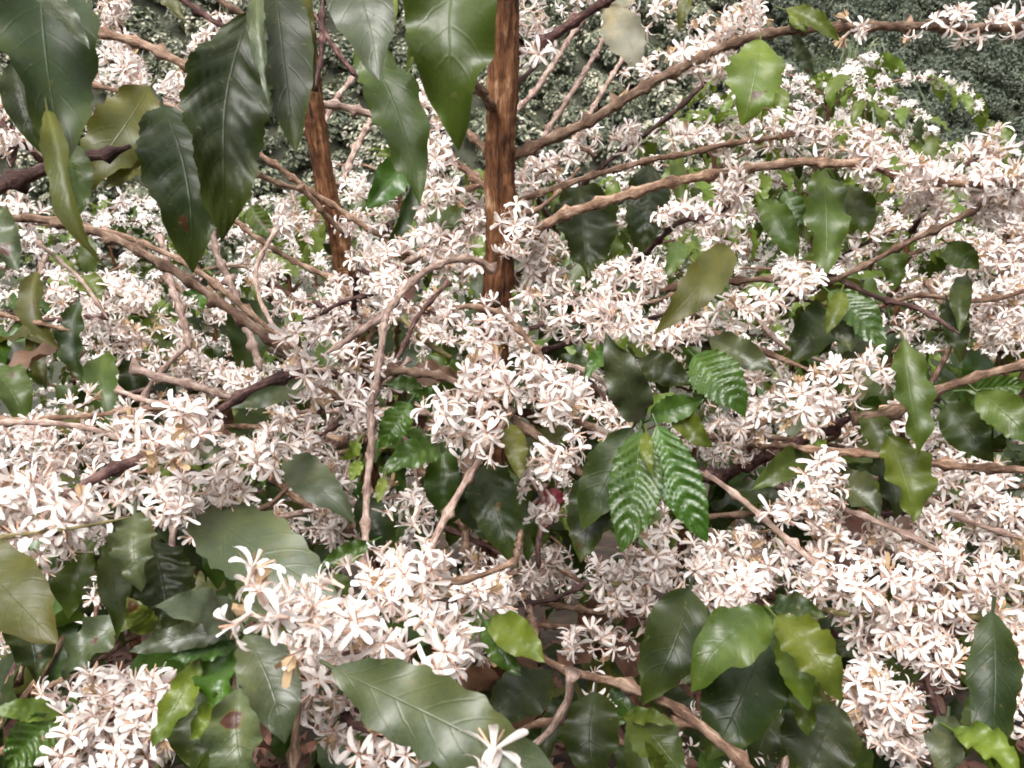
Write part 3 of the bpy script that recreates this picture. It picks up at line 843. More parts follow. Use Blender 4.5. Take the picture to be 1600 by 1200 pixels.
# branches: tree, bark, depth at start, depth at end, width px at start, at end, pixel path
BR = [
    ('M', 'brown', .948, .86, 18, 13, [(784, 254), (830, 232), (905, 196), (1000, 142), (1100, 88), (1200, 54), (1350, 42), (1480, 45), (1640, 44)]),
    ('M', 'brown', 1.0, .95, 11, 8, [(690, 376), (765, 335), (836, 305), (950, 266), (1080, 236), (1200, 215), (1285, 206)]),
    ('M', 'brown', .97, .90, 18, 12, [(785, 388), (860, 347), (940, 316), (1060, 284), (1200, 259), (1330, 256), (1450, 282), (1640, 292)]),
    ('M', 'dark', 1.10, 1.04, 6, 8, [(830, 408), (880, 322), (940, 262), (1000, 216), (1060, 170), (1112, 118)]),
    ('M', 'dark', .92, .84, 17, 14, [(800, 88), (850, 66), (905, 28), (960, -8), (1020, -50)]),
    ('M', 'brown', .926, .80, 14, 13, [(784, 182), (765, 160), (740, 130), (716, 108)]),
    ('M', 'brown', .95, .98, 13, 11, [(766, 240), (740, 216), (712, 190), (690, 170)]),
    ('M', 'brown', .952, 1.0, 14, 11, [(778, 308), (730, 268), (690, 240), (650, 212), (612, 182)]),
    ('M', 'pink', 1.0, 1.05, 12, 10, [(700, 370), (660, 400), (612, 420)]),
    ('M', 'pink', .94, .66, 11, 13, [(770, 422), (742, 406), (692, 411), (648, 436), (618, 468), (602, 496), (592, 560), (582, 640), (577, 720), (572, 790), (569, 870), (566, 930)]),
    ('M', 'pink', .86, .84, 11, 10, [(604, 492), (570, 512), (535, 535), (500, 556)]),
    ('M', 'brown', .86, .70, 13, 15, [(614, 578), (680, 585), (720, 600), (780, 640), (840, 682), (890, 728), (925, 752)]),
    ('M', 'pink', .76, .70, 10, 14, [(800, 640), (775, 682), (732, 750), (690, 820), (660, 880)]),
    ('M', 'pink', .92, .78, 9, 9, [(840, 600), (862, 578), (893, 571), (932, 590), (966, 622), (992, 655)]),
    ('M', 'dark', .88, .80, 7, 8, [(905, 580), (935, 610), (985, 654)]),
    ('M', 'brown', .95, .85, 8, 9, [(705, 482), (742, 478), (790, 494), (828, 535), (852, 572), (872, 610)]),
    ('M', 'brown', .90, .80, 13, 13, [(870, 640), (910, 660), (950, 675), (1000, 700)]),
    ('M', 'brown', .98, .88, 9, 9, [(890, 500), (990, 505), (1080, 512), (1150, 530), (1210, 555), (1265, 578)]),
    ('M', 'dark', 1.02, 1.0, 8, 8, [(800, 520), (890, 496), (940, 468), (975, 440), (1030, 405)]),
    ('M', 'brown', 1.02, .96, 11, 9, [(960, 470), (1030, 455), (1100, 443), (1180, 437), (1240, 434), (1310, 436)]),
    ('M', 'dark', .98, .93, 13, 10, [(845, 760), (850, 800), (840, 850), (842, 890)]),
    ('M', 'brown', 1.05, .92, 10, 8, [(780, 930), (830, 940), (900, 950), (1010, 968)]),
    ('M', 'brown', 1.05, .95, 9, 8, [(770, 966), (820, 975), (900, 980), (985, 986)]),
    ('M', 'brown', 1.06, 1.02, 16, 12, [(742, 600), (734, 700), (728, 800), (735, 900), (762, 1010)]),
    ('M', 'brown', 1.10, 1.00, 14, 10, [(600, 700), (660, 740), (700, 760), (760, 850)]),
    ('S', 'brown', 1.16, 1.22, 9, 9, [(395, 235), (440, 266), (485, 300), (520, 320), (580, 360), (650, 405)]),
    ('S', 'brown', 1.2, 1.24, 9, 8, [(400, 272), (450, 290), (495, 302)]),
    ('S', 'brown', 1.16, 1.22, 9, 9, [(468, 290), (505, 330), (538, 368)]),
    ('S', 'pink', 1.28, 1.30, 13, 13, [(488, 163), (525, 165), (570, 176), (610, 186)]),
    ('S', 'pink', 1.45, 1.5, 11, 10, [(532, 292), (552, 240), (578, 190), (600, 150)]),
    ('S', 'pink', 1.40, 1.5, 9, 8, [(490, 230), (520, 165), (548, 125), (580, 80)]),
    ('S', 'dark', 1.2, 1.2, 8, 9, [(490, 140), (500, 95), (503, 50), (505, 0)]),
    ('S', 'dark', 1.2, 1.2, 8, 9, [(590, 140), (545, 105), (512, 60), (490, 20)]),
    ('S', 'brown', 1.2, 1.15, 8, 9, [(360, 338), (420, 385), (480, 418), (545, 445)]),
    ('S', 'pink', 1.15, 1.0, 10, 13, [(326, 340), (345, 410), (372, 475), (390, 525), (410, 580)]),
    ('S', 'pink', 1.2, 1.05, 9, 13, [(250, 370), (264, 430), (280, 480), (298, 545)]),
    ('S', 'pink', 1.0, .95, 14, 13, [(210, 576), (250, 588), (300, 600), (370, 624)]),
    ('S', 'pink', .98, .92, 8, 10, [(185, 610), (230, 628), (290, 640)]),
    ('S', 'brown', 1.1, 1.05, 7, 7, [(-30, 482), (40, 500), (110, 517)]),
    ('S', 'pink', 1.05, .98, 8, 8, [(290, 540), (235, 600), (215, 650), (160, 720)]),
    ('S', 'pink', 1.6, 1.7, 10, 8, [(800, 300), (850, 215), (905, 128), (960, 30), (990, -20)]),
    ('S', 'pink', 1.6, 1.7, 10, 8, [(800, 180), (845, 130), (890, 60), (930, 10)]),
    ('S', 'pink', 1.6, 1.7, 9, 7, [(885, 245), (920, 180), (965, 105), (1000, 60)]),
    ('S', 'brown', 1.5, 1.6, 7, 7, [(815, 480), (845, 400), (880, 350), (900, 300)]),
    ('A', 'brown', .84, .76, 13, 15, [(-40, -10), (60, 15), (130, 38), (200, 64), (260, 87), (330, 120)]),
    ('A', 'brown', .80, .78, 8, 7, [(90, 118), (140, 130), (200, 145), (250, 160), (305, 184)]),
    ('A', 'dark', .64, .62, 27, 17, [(-40, 305), (20, 283), (60, 268), (110, 252), (160, 243), (206, 232)]),
    ('A', 'dark', .95, .95, 11, 9, [(260, -20), (300, 10), (332, 32), (376, 54)]),
    ('A', 'brown', .95, .95, 11, 11, [(320, -20), (350, 5), (392, 30)]),
    ('A', 'brown', .86, .74, 13, 17, [(-40, 340), (60, 343), (150, 362), (230, 398), (320, 452), (400, 512), (460, 562)]),
    ('A', 'brown', .90, .84, 9, 11, [(40, 346), (140, 357), (230, 382), (320, 432), (395, 492), (455, 545)]),
    ('A', 'brown', .70, .55, 16, 10, [(-150, -190), (150, -150), (420, -130), (640, -120), (760, -110)]),
    ('B', 'dark', .72, .62, 13, 18, [(485, 580), (450, 588), (400, 607), (345, 640), (300, 682), (220, 717), (150, 748), (90, 790)]),
    ('B', 'pink', .80, .74, 9, 10, [(-40, 658), (60, 660), (130, 668), (210, 690)]),
    ('B', 'brown', .86, .82, 8, 7, [(-40, 655), (60, 654), (140, 650), (215, 640), (260, 640)]),
    ('B', 'brown', .95, .85, 12, 14, [(540, 830), (480, 790), (440, 760), (330, 665), (200, 690)]),
    ('B', 'brown', .52, .46, 12, 14, [(470, 1060), (463, 1120), (460, 1180), (455, 1260)]),
    ('B', 'brown', .95, .90, 14, 12, [(-40, 1055), (30, 1030), (90, 1000)]),
    ('B', 'brown', .95, .85, 12, 10, [(-40, 1110), (30, 1090), (95, 1065), (140, 1050)]),
    ('B', 'brown', .58, .50, 10, 12, [(800, 880), (730, 905), (650, 910), (560, 950), (470, 975), (390, 960)]),
    ('B', 'brown', .60, .55, 10, 14, [(280, 1060), (220, 1110), (150, 1130), (60, 1160), (-60, 1190)]),
    ('B', 'green', .56, .54, 8, 5, [(-60, 850), (40, 835), (120, 825), (205, 808)]),
    ('C', 'dark', .98, .84, 22, 20, [(1130, 745), (1200, 712), (1260, 686), (1330, 655)]),
    ('C', 'brown', .84, .78, 18, 15, [(1330, 655), (1400, 640), (1460, 612), (1530, 590), (1650, 556)]),
    ('C', 'brown', .80, .76, 10, 14, [(1270, 703), (1400, 715), (1500, 728), (1650, 738)]),
    ('C', 'pink', .84, .74, 10, 11, [(1112, 748), (1150, 775), (1210, 825), (1262, 872), (1325, 928)]),
    ('C', 'pink', .82, .72, 10, 11, [(1250, 770), (1310, 790), (1380, 818), (1450, 852), (1535, 905)]),
    ('C', 'brown', .60, .46, 12, 21, [(845, 1025), (890, 1050), (960, 1066), (1040, 1096), (1100, 1136), (1160, 1188), (1230, 1260)]),
    ('C', 'pink', .57, .60, 14, 11, [(893, 1052), (886, 1096), (862, 1138), (828, 1170), (800, 1200)]),
    ('C', 'brown', .95, .90, 10, 9, [(1100, 808), (1190, 800), (1250, 806)]),
    ('C', 'brown', .85, .80, 11, 9, [(1215, 936), (1290, 930), (1350, 935)]),
    ('C', 'brown', .92, .9, 9, 11, [(1150, 684), (1190, 662), (1230, 645)]),
    ('C', 'brown', .98, .90, 10, 9, [(1290, 445), (1350, 415), (1420, 378), (1505, 338), (1560, 300)]),
    ('C', 'dark', 1.02, .95, 8, 8, [(1300, 432), (1370, 465), (1440, 485), (1500, 520)]),
    ('C', 'brown', .80, .74, 9, 9, [(1460, 1000), (1520, 985), (1600, 960)]),
    ('E', 'brown', 1.2, 1.15, 9, 11, [(1590, 640), (1560, 540), (1560, 440), (1580, 340)]),
]
BR += [
    ('M', 'brown', .95, 1.0, 9, 7, [(778, 276), (742, 292), (700, 300), (640, 290)]),
    ('M', 'brown', .95, 1.0, 8, 6, [(786, 330), (830, 330), (870, 300), (905, 260)]),
    ('M', 'dark', .93, 1.0, 8, 6, [(786, 140), (820, 120), (850, 85), (868, 40)]),
    ('M', 'pink', .95, .90, 6, 7, [(640, 560), (600, 600), (540, 640), (500, 690)]),
    ('M', 'brown', .93, .86, 7, 8, [(780, 560), (740, 590), (690, 640), (655, 690)]),
    ('M', 'dark', .95, .85, 7, 8, [(700, 440), (650, 500), (620, 560), (560, 640), (500, 680)]),
    ('M', 'pink', .84, .80, 5, 6, [(612, 660), (640, 700), (655, 760)]),
    ('S', 'pink', 1.1, 1.0, 7, 8, [(430, 360), (400, 430), (420, 500), (480, 560)]),
    ('S', 'brown', 1.15, 1.1, 7, 6, [(560, 440), (620, 470), (700, 520)]),
    ('S', 'dark', 1.1, 1.0, 6, 7, [(420, 520), (470, 505), (540, 470), (590, 460)]),
    ('C', 'pink', .86, .8, 7, 8, [(1420, 760), (1480, 800), (1560, 830), (1640, 850)]),
    ('C', 'brown', .86, .8, 7, 8, [(1050, 790), (1110, 830), (1150, 880), (1180, 930)]),
    ('C', 'dark', .95, .88, 8, 8, [(1000, 870), (940, 900), (880, 930), (800, 950)]),
    ('B', 'brown', .9, .8, 8, 9, [(520, 700), (470, 740), (420, 790), (330, 830)]),
    ('A', 'pink', .95, .9, 6, 7, [(60, 380), (120, 430), (170, 500)]),
    ('E', 'brown', 1.2, 1.1, 8, 8, [(1370, 480), (1440, 460), (1520, 470), (1620, 450)]),
]
for key, kind, d0, d1, w0, w1, path in BR:
    p3 = pts(path, d0, d1)
    near = TREES[key].branches[TREES[key].nearest(p3[0])][2]
    if key in 'BCE' and 20 < path[0][0] < 1580 and np.min(np.linalg.norm(near - p3[0], axis=1)) > .025:
        p3 = np.vstack([p3[0] + (p3[0] - p3[1]) * .25 + np.array([0, .13, -.07]), p3[0] + (p3[0] - p3[1]) * .12 + np.array([0, .04, -.02]), p3])
    TREES[key].branch(p3, w0 * .45 / FPX * d0, w1 * .45 / FPX * d1, kind, 'branch', node=random.uniform(.028, .045), seg=10, jitter=0.075, step=0.005)

# flower chains: tree, depth, depth, spread px, flowers per node, own twig?, pixel path
FL = [
    # along the long upper right branch
    ('M', .97, .97, 6, 5, 0, [(1000, 118), (1045, 98)]),
    ('M', .96, .95, 10, 8, 0, [(1075, 78), (1122, 50), (1168, 32), (1205, 18)]),
    ('M', .93, .93, 6, 7, 0, [(1090, 108), (1150, 86), (1185, 82)]),
    ('M', .91, .91, 14, 9, 0, [(1165, 15), (1200, 10)]),
    ('M', .87, .87, 3, 3, 0, [(1335, 44), (1360, 38)]), ('M', .87, .87, 2, 2, 0, [(1425, 38)]),
    ('M', .86, .86, 6, 5, 0, [(1478, 38), (1525, 36), (1545, 50), (1590, 36), (1625, 40)]),
    ('M', .99, .96, 9, 6, 0, [(1060, 215), (1130, 215), (1190, 210), (1240, 215), (1285, 226)]),
    ('M', .93, .90, 17, 11, 0, [(1325, 244), (1370, 272), (1420, 282), (1470, 292), (1520, 292), (1580, 298), (1640, 300)]),
    ('M', .95, .93, 12, 10, 0, [(1440, 318), (1500, 325), (1560, 320), (1610, 335)]),
    ('M', .95, .95, 10, 9, 1, [(1490, 272), (1530, 248), (1560, 236)]),
    ('M', .93, .93, 8, 8, 0, [(1345, 225), (1390, 240)]),
    # round the trunk
    ('M', .93, .93, 7, 9, 0, [(812, 342), (826, 336)]), ('M', .92, .92, 5, 6, 0, [(800, 372)]),
    ('M', 1.0, 1.0, 10, 8, 1, [(838, 375), (860, 392), (885, 405)]),
    ('M', .98, .98, 12, 8, 0, [(742, 348), (720, 360)]),
    ('M', .99, .99, 13, 9, 0, [(715, 385), (680, 375), (645, 390), (610, 408)]),
    ('M', 1.02, 1.0, 8, 8, 0, [(655, 165), (668, 190), (690, 228)]),
    ('M', .96, .96, 12, 9, 0, [(660, 225), (682, 275), (704, 300)]), ('M', .94, .94, 7, 8, 0, [(676, 300), (690, 295)]),
    ('M', 1.0, 1.0, 7, 8, 1, [(740, 320), (730, 345)]),
    ('M', 1.05, 1.05, 12, 8, 1, [(832, 285), (868, 258), (905, 232), (930, 245)]),
    ('M', 1.05, 1.05, 7, 8, 0, [(985, 222), (990, 235)]),
    ('M', 1.0, 1.0, 6, 8, 0, [(822, 5), (832, 30), (828, 60)]), ('M', .9, .9, 4, 5, 0, [(848, 84), (842, 95)]),
    ('M', 1.1, 1.1, 10, 5, 0, [(900, 8), (1000, 15), (1050, 30)]),
    # centre
    ('M', 1.0, 1.0, 11, 8, 0, [(705, 402), (735, 425)]), ('M', 1.02, 1.0, 12, 8, 1, [(820, 420), (870, 450), (925, 468)]),
    ('M', .98, .96, 15, 9, 1, [(560, 425), (590, 440), (640, 475), (690, 495), (715, 510)]),
    ('M', .95, .93, 15, 9, 1, [(625, 500), (665, 535), (705, 560)]),
    ('M', .90, .88, 7, 7, 0, [(765, 500), (750, 545), (757, 590)]), ('M', .83, .83, 2, 3, 0, [(780, 470)]),
    ('M', .95, .95, 8, 6, 0, [(825, 470), (815, 540)]),
    ('M', .95, .90, 15, 10, 0, [(880, 495), (930, 500), (990, 510), (1040, 525), (1090, 545)]),
    ('M', .96, .96, 14, 9, 0, [(945, 455), (985, 430), (1005, 450)]),
    ('M', .90, .88, 12, 8, 1, [(530, 560), (565, 570), (605, 590)]), ('M', .90, .90, 10, 7, 0, [(545, 620), (560, 600)]),
    ('M', .76, .73, 17, 11, 0, [(750, 590), (790, 595), (830, 605), (870, 622), (895, 640)]),
    ('M', .71, .71, 15, 11, 0, [(705, 655), (735, 655), (760, 675)]),
    ('M', .80, .78, 9, 5, 0, [(925, 650), (960, 670), (950, 620)]),
    ('M', .70, .72, 8, 6, 0, [(868, 705), (855, 740)]), ('M', .80, .80, 5, 5, 0, [(845, 770), (845, 812)]),
    ('M', .80, .80, 6, 5, 0, [(720, 705), (745, 705)]), ('M', .85, .85, 10, 6, 0, [(900, 610), (850, 655)]),
    ('M', .72, .70, 10, 8, 0, [(460, 575), (480, 545), (500, 580)]),
    ('M', .82, .80, 12, 8, 1, [(480, 600), (520, 615), (545, 640)]),
    ('M', .88, .85, 14, 9, 0, [(1110, 505), (1150, 485), (1200, 470), (1250, 448)]),
    ('M', .90, .90, 9, 8, 0, [(1255, 440), (1285, 430)]),
    ('M', .95, .92, 14, 9, 1, [(1060, 350), (1100, 345), (1140, 320), (1168, 290)]),
    ('M', .94, .94, 10, 8, 0, [(1120, 375), (1170, 348)]), ('M', 1.0, .98, 9, 8, 1, [(1325, 395), (1360, 378)]),
    ('M', 1.0, .98, 14, 9, 1, [(770, 905), (815, 890), (860, 885), (910, 910)]), ('M', 1.0, .98, 9, 8, 0, [(790, 930), (840, 925)]),
    ('M', .88, .84, 7, 6, 0, [(900, 1008), (940, 1018), (985, 1010)]), ('M', .86, .86, 6, 5, 0, [(930, 1072), (965, 1078)]),
    # lower right tree
    ('C', .82, .80, 14, 11, 0, [(1225, 625), (1270, 610), (1310, 602), (1350, 580), (1376, 552)]),
    ('C', .82, .82, 7, 8, 0, [(1250, 645), (1262, 662)]), ('C', .92, .92, 11, 9, 0, [(1140, 660), (1160, 695), (1185, 645)]),
    ('C', .95, .95, 12, 8, 1, [(1180, 615), (1165, 575), (1200, 560)]),
    ('C', .80, .80, 16, 11, 0, [(1235, 780), (1270, 750), (1290, 790), (1252, 815)]),
    ('C', 1.0, 1.0, 9, 8, 1, [(1402, 640), (1412, 690)]), ('C', .95, .95, 8, 8, 1, [(1330, 670), (1310, 690)]),
    ('C', .92, .88, 17, 10, 0, [(1470, 690), (1480, 730), (1530, 745), (1575, 745), (1615, 760)]),
    ('C', .86, .84, 18, 11, 1, [(1500, 795), (1550, 790), (1600, 815), (1545, 835)]),
    ('C', .84, .82, 13, 9, 0, [(1390, 835), (1440, 828), (1480, 850)]),
    ('C', .84, .80, 20, 10, 0, [(1110, 850), (1160, 860), (1205, 880), (1250, 875), (1300, 860), (1350, 855), (1400, 865)]),
    ('C', .74, .72, 17, 10, 0, [(1040, 885), (1090, 900), (1140, 912), (1180, 945), (1120, 955)]),
    ('C', .80, .80, 14, 10, 1, [(950, 910), (995, 905), (1030, 860)]), ('C', .76, .76, 7, 5, 0, [(1040, 820), (1045, 845)]),
    ('C', .80, .80, 12, 8, 0, [(960, 935), (1000, 935), (1030, 950)]),
    ('C', .74, .70, 18, 10, 0, [(1280, 915), (1340, 920), (1400, 910), (1470, 900), (1530, 912), (1615, 920)]),
    ('C', .76, .72, 16, 10, 1, [(1300, 955), (1350, 962), (1400, 955), (1460, 950), (1540, 965), (1610, 965)]),
    ('C', .75, .73, 14, 9, 1, [(1365, 1000), (1420, 990), (1465, 1025)]),
    ('C', .66, .62, 20, 15, 1, [(1320, 1055), (1360, 1070), (1400, 1095), (1440, 1110), (1415, 1150)]),
    ('C', .68, .66, 18, 12, 0, [(1345, 1095), (1385, 1130), (1440, 1140)]),
    ('C', .80, .80, 6, 8, 1, [(1222, 1000), (1226, 1080)]), ('C', .72, .72, 9, 7, 1, [(1480, 1045), (1500, 1060)]),
    ('C', .72, .70, 14, 9, 1, [(1580, 990), (1610, 1040), (1585, 1085)]), ('C', .66, .66, 10, 7, 0, [(1590, 1135), (1610, 1110)]),
    ('C', .72, .70, 10, 7, 1, [(1195, 1175), (1150, 1195)]),
    # lower left tree
    ('B', .43, .44, 12, 6, 0, [(400, 945), (440, 950), (480, 972)]),
    ('B', .50, .50, 22, 12, 0, [(480, 985), (540, 965), (600, 975), (655, 1000), (690, 1020)]),
    ('B', .55, .55, 20, 9, 0, [(540, 930), (600, 905), (660, 890), (715, 905)]),
    ('B', .60, .60, 6, 4, 0, [(640, 838), (672, 848)]), ('B', .64, .68, 14, 10, 0, [(690, 940), (740, 940), (800, 912)]),
    ('B', .68, .68, 9, 7, 1, [(735, 1000), (742, 1035)]),
    ('B', .52, .50, 12, 9, 0, [(475, 1005), (485, 1060), (490, 1110)]),
    ('B', .54, .52, 20, 10, 1, [(540, 1120), (590, 1140), (640, 1180), (570, 1190)]),
    ('B', .36, .36, 6, 4, 0, [(755, 1228), (808, 1222)]),
    ('B', .60, .58, 22, 14, 0, [(95, 1105), (130, 1085), (180, 1090), (220, 1110), (262, 1085)]), ('B', .59, .57, 22, 14, 0, [(100, 1150), (150, 1140), (180, 1170), (240, 1150), (215, 1180), (120, 1185)]),
    ('B', .92, .92, 9, 6, 1, [(155, 940), (150, 990)]),
    ('B', .58, .56, 24, 13, 0, [(-30, 785), (30, 760), (90, 760), (115, 795), (55, 820), (-10, 830)]),
    ('B', .63, .63, 8, 6, 0, [(150, 800), (185, 790)]), ('B', .60, .60, 13, 8, 0, [(220, 690), (255, 655), (295, 650), (310, 690), (260, 695)]),
    ('B', .68, .66, 17, 9, 0, [(200, 755), (250, 765), (300, 770), (350, 740), (400, 732), (425, 755)]), ('B', .63, .63, 10, 8, 0, [(250, 795), (290, 822)]),
    ('B', .76, .76, 12, 8, 0, [(370, 715), (410, 700), (440, 690)]), ('B', .86, .84, 14, 9, 1, [(460, 665), (480, 700), (500, 740), (540, 765)]),
    ('B', .92, .90, 12, 8, 1, [(500, 815), (535, 835), (520, 790)]), ('B', .82, .80, 15, 9, 0, [(-20, 690), (50, 690), (100, 700)]),
    ('B', .84, .82, 9, 7, 0, [(130, 690), (175, 680)]), ('B', .92, .9, 10, 7, 1, [(640, 790), (660, 800)]),
    ('B', .86, .86, 8, 7, 0, [(125, 640), (155, 630)]),
    # left, behind
    ('S', 1.22, 1.18, 22, 10, 1, [(150, 440), (190, 465), (230, 490), (262, 530)]), ('S', 1.2, 1.18, 20, 10, 0, [(140, 495), (185, 530), (225, 545)]),
    ('S', 1.25, 1.25, 10, 9, 1, [(90, 445), (115, 480)]), ('S', 1.12, 1.08, 14, 9, 1, [(245, 560), (310, 575), (370, 590), (415, 592)]),
    ('S', 1.15, 1.15, 10, 8, 0, [(285, 500), (300, 545)]), ('S', 1.12, 1.12, 12, 8, 1, [(420, 440), (455, 462), (500, 500)]),
    ('S', 1.08, 1.05, 15, 9, 1, [(490, 470), (525, 500), (510, 530)]), ('S', 1.2, 1.2, 10, 8, 0, [(325, 470), (350, 495)]),
    ('S', 1.0, 1.0, 9, 7, 0, [(395, 612), (450, 640)]), ('S', 1.25, 1.25, 13, 8, 0, [(440, 350), (475, 330), (470, 385)]),
    ('S', 1.25, 1.25, 9, 8, 0, [(545, 305), (550, 360)]), ('S', 1.25, 1.25, 9, 8, 0, [(400, 402), (430, 420)]),
    ('S', 1.15, 1.15, 10, 8, 1, [(605, 345), (618, 375)]), ('S', 1.3, 1.3, 12, 8, 0, [(575, 395), (600, 420)]),
    ('S', 1.15, 1.15, 14, 9, 0, [(530, 450), (555, 470), (545, 520)]),
    # upper left
    ('A', 1.3, 1.3, 13, 10, 1, [(165, -20), (178, 30), (195, 75), (215, 110)]), ('A', 1.0, 1.0, 12, 9, 0, [(150, 100), (190, 112)]),
    ('A', .85, .82, 9, 8, 0, [(205, 128), (240, 140)]), ('A', 1.3, 1.3, 7, 9, 1, [(318, 88), (330, 55), (352, 20)]),
    ('A', 1.2, 1.2, 8, 9, 0, [(262, 145), (300, 125)]), ('A', .72, .72, 1, 1, 0, [(152, 212)]),
    ('A', .85, .85, 12, 9, 1, [(5, 190), (25, 225), (15, 262)]), ('A', .9, .9, 9, 7, 0, [(15, 318), (60, 350)]), ('A', .8, .8, 3, 2, 0, [(190, 290)]),
    # right column
    ('E', 1.14, 1.14, 26, 20, 0, [(1580, 350), (1572, 400), (1564, 450), (1556, 500), (1550, 555)]),
    ('E', 1.16, 1.16, 24, 18, 0, [(1545, 380), (1535, 430), (1530, 490), (1528, 540)]),
    ('E', 1.16, 1.16, 20, 18, 0, [(1612, 370), (1605, 440), (1598, 500)]),
    ('E', 1.3, 1.3, 15, 10, 1, [(1405, 510), (1435, 495)]), ('E', 1.35, 1.35, 14, 9, 1, [(1410, 445), (1450, 440), (1480, 455)]),
    ('E', 1.4, 1.4, 14, 9, 1, [(1380, 365), (1430, 355), (1480, 365)]),
]
for key, d0, d1, spread, nf, twig, path in FL:
    T = TREES[key]
    p3 = pts(path, d0, d1)
    fine = smooth_path(p3, 0.004)
    if twig:
        back = p3[0] + np.array([random.uniform(-.05, .05), 0.14, -0.10])
        bi = T.branch(np.vstack([back, p3]), 0.0034, 0.0024, random.choice(['brown', 'green', 'dark']), 'twig', node=.03, seg=6, jitter=0.05)
    else:
        bi = T.nearest(fine[len(fine) // 2])
    sp = spread / FPX * (d0 + d1) / 2
    # nodes along the chain
    L = 0.0
    acc = 1.0
    if len(fine) == 1:
        T.add_flowers(cluster(fine[0], nf, (1, 0, 0), sp * 0.4), bi)
        continue
    for i in range(len(fine)):
        acc += np.linalg.norm(fine[i] - fine[i - 1]) if i else 0
        if acc >= 0.024:
            acc = 0.0
            t = fine[min(i + 1, len(fine) - 1)] - fine[max(i - 1, 0)]
            t /= np.linalg.norm(t) + 1e-9
            c = fine[i] + rng.normal(size=3) * sp * 0.55
            T.add_flowers(cluster(c, max(1, int(nf * rng.uniform(.9, 1.9))), t, sp * 0.34), bi)

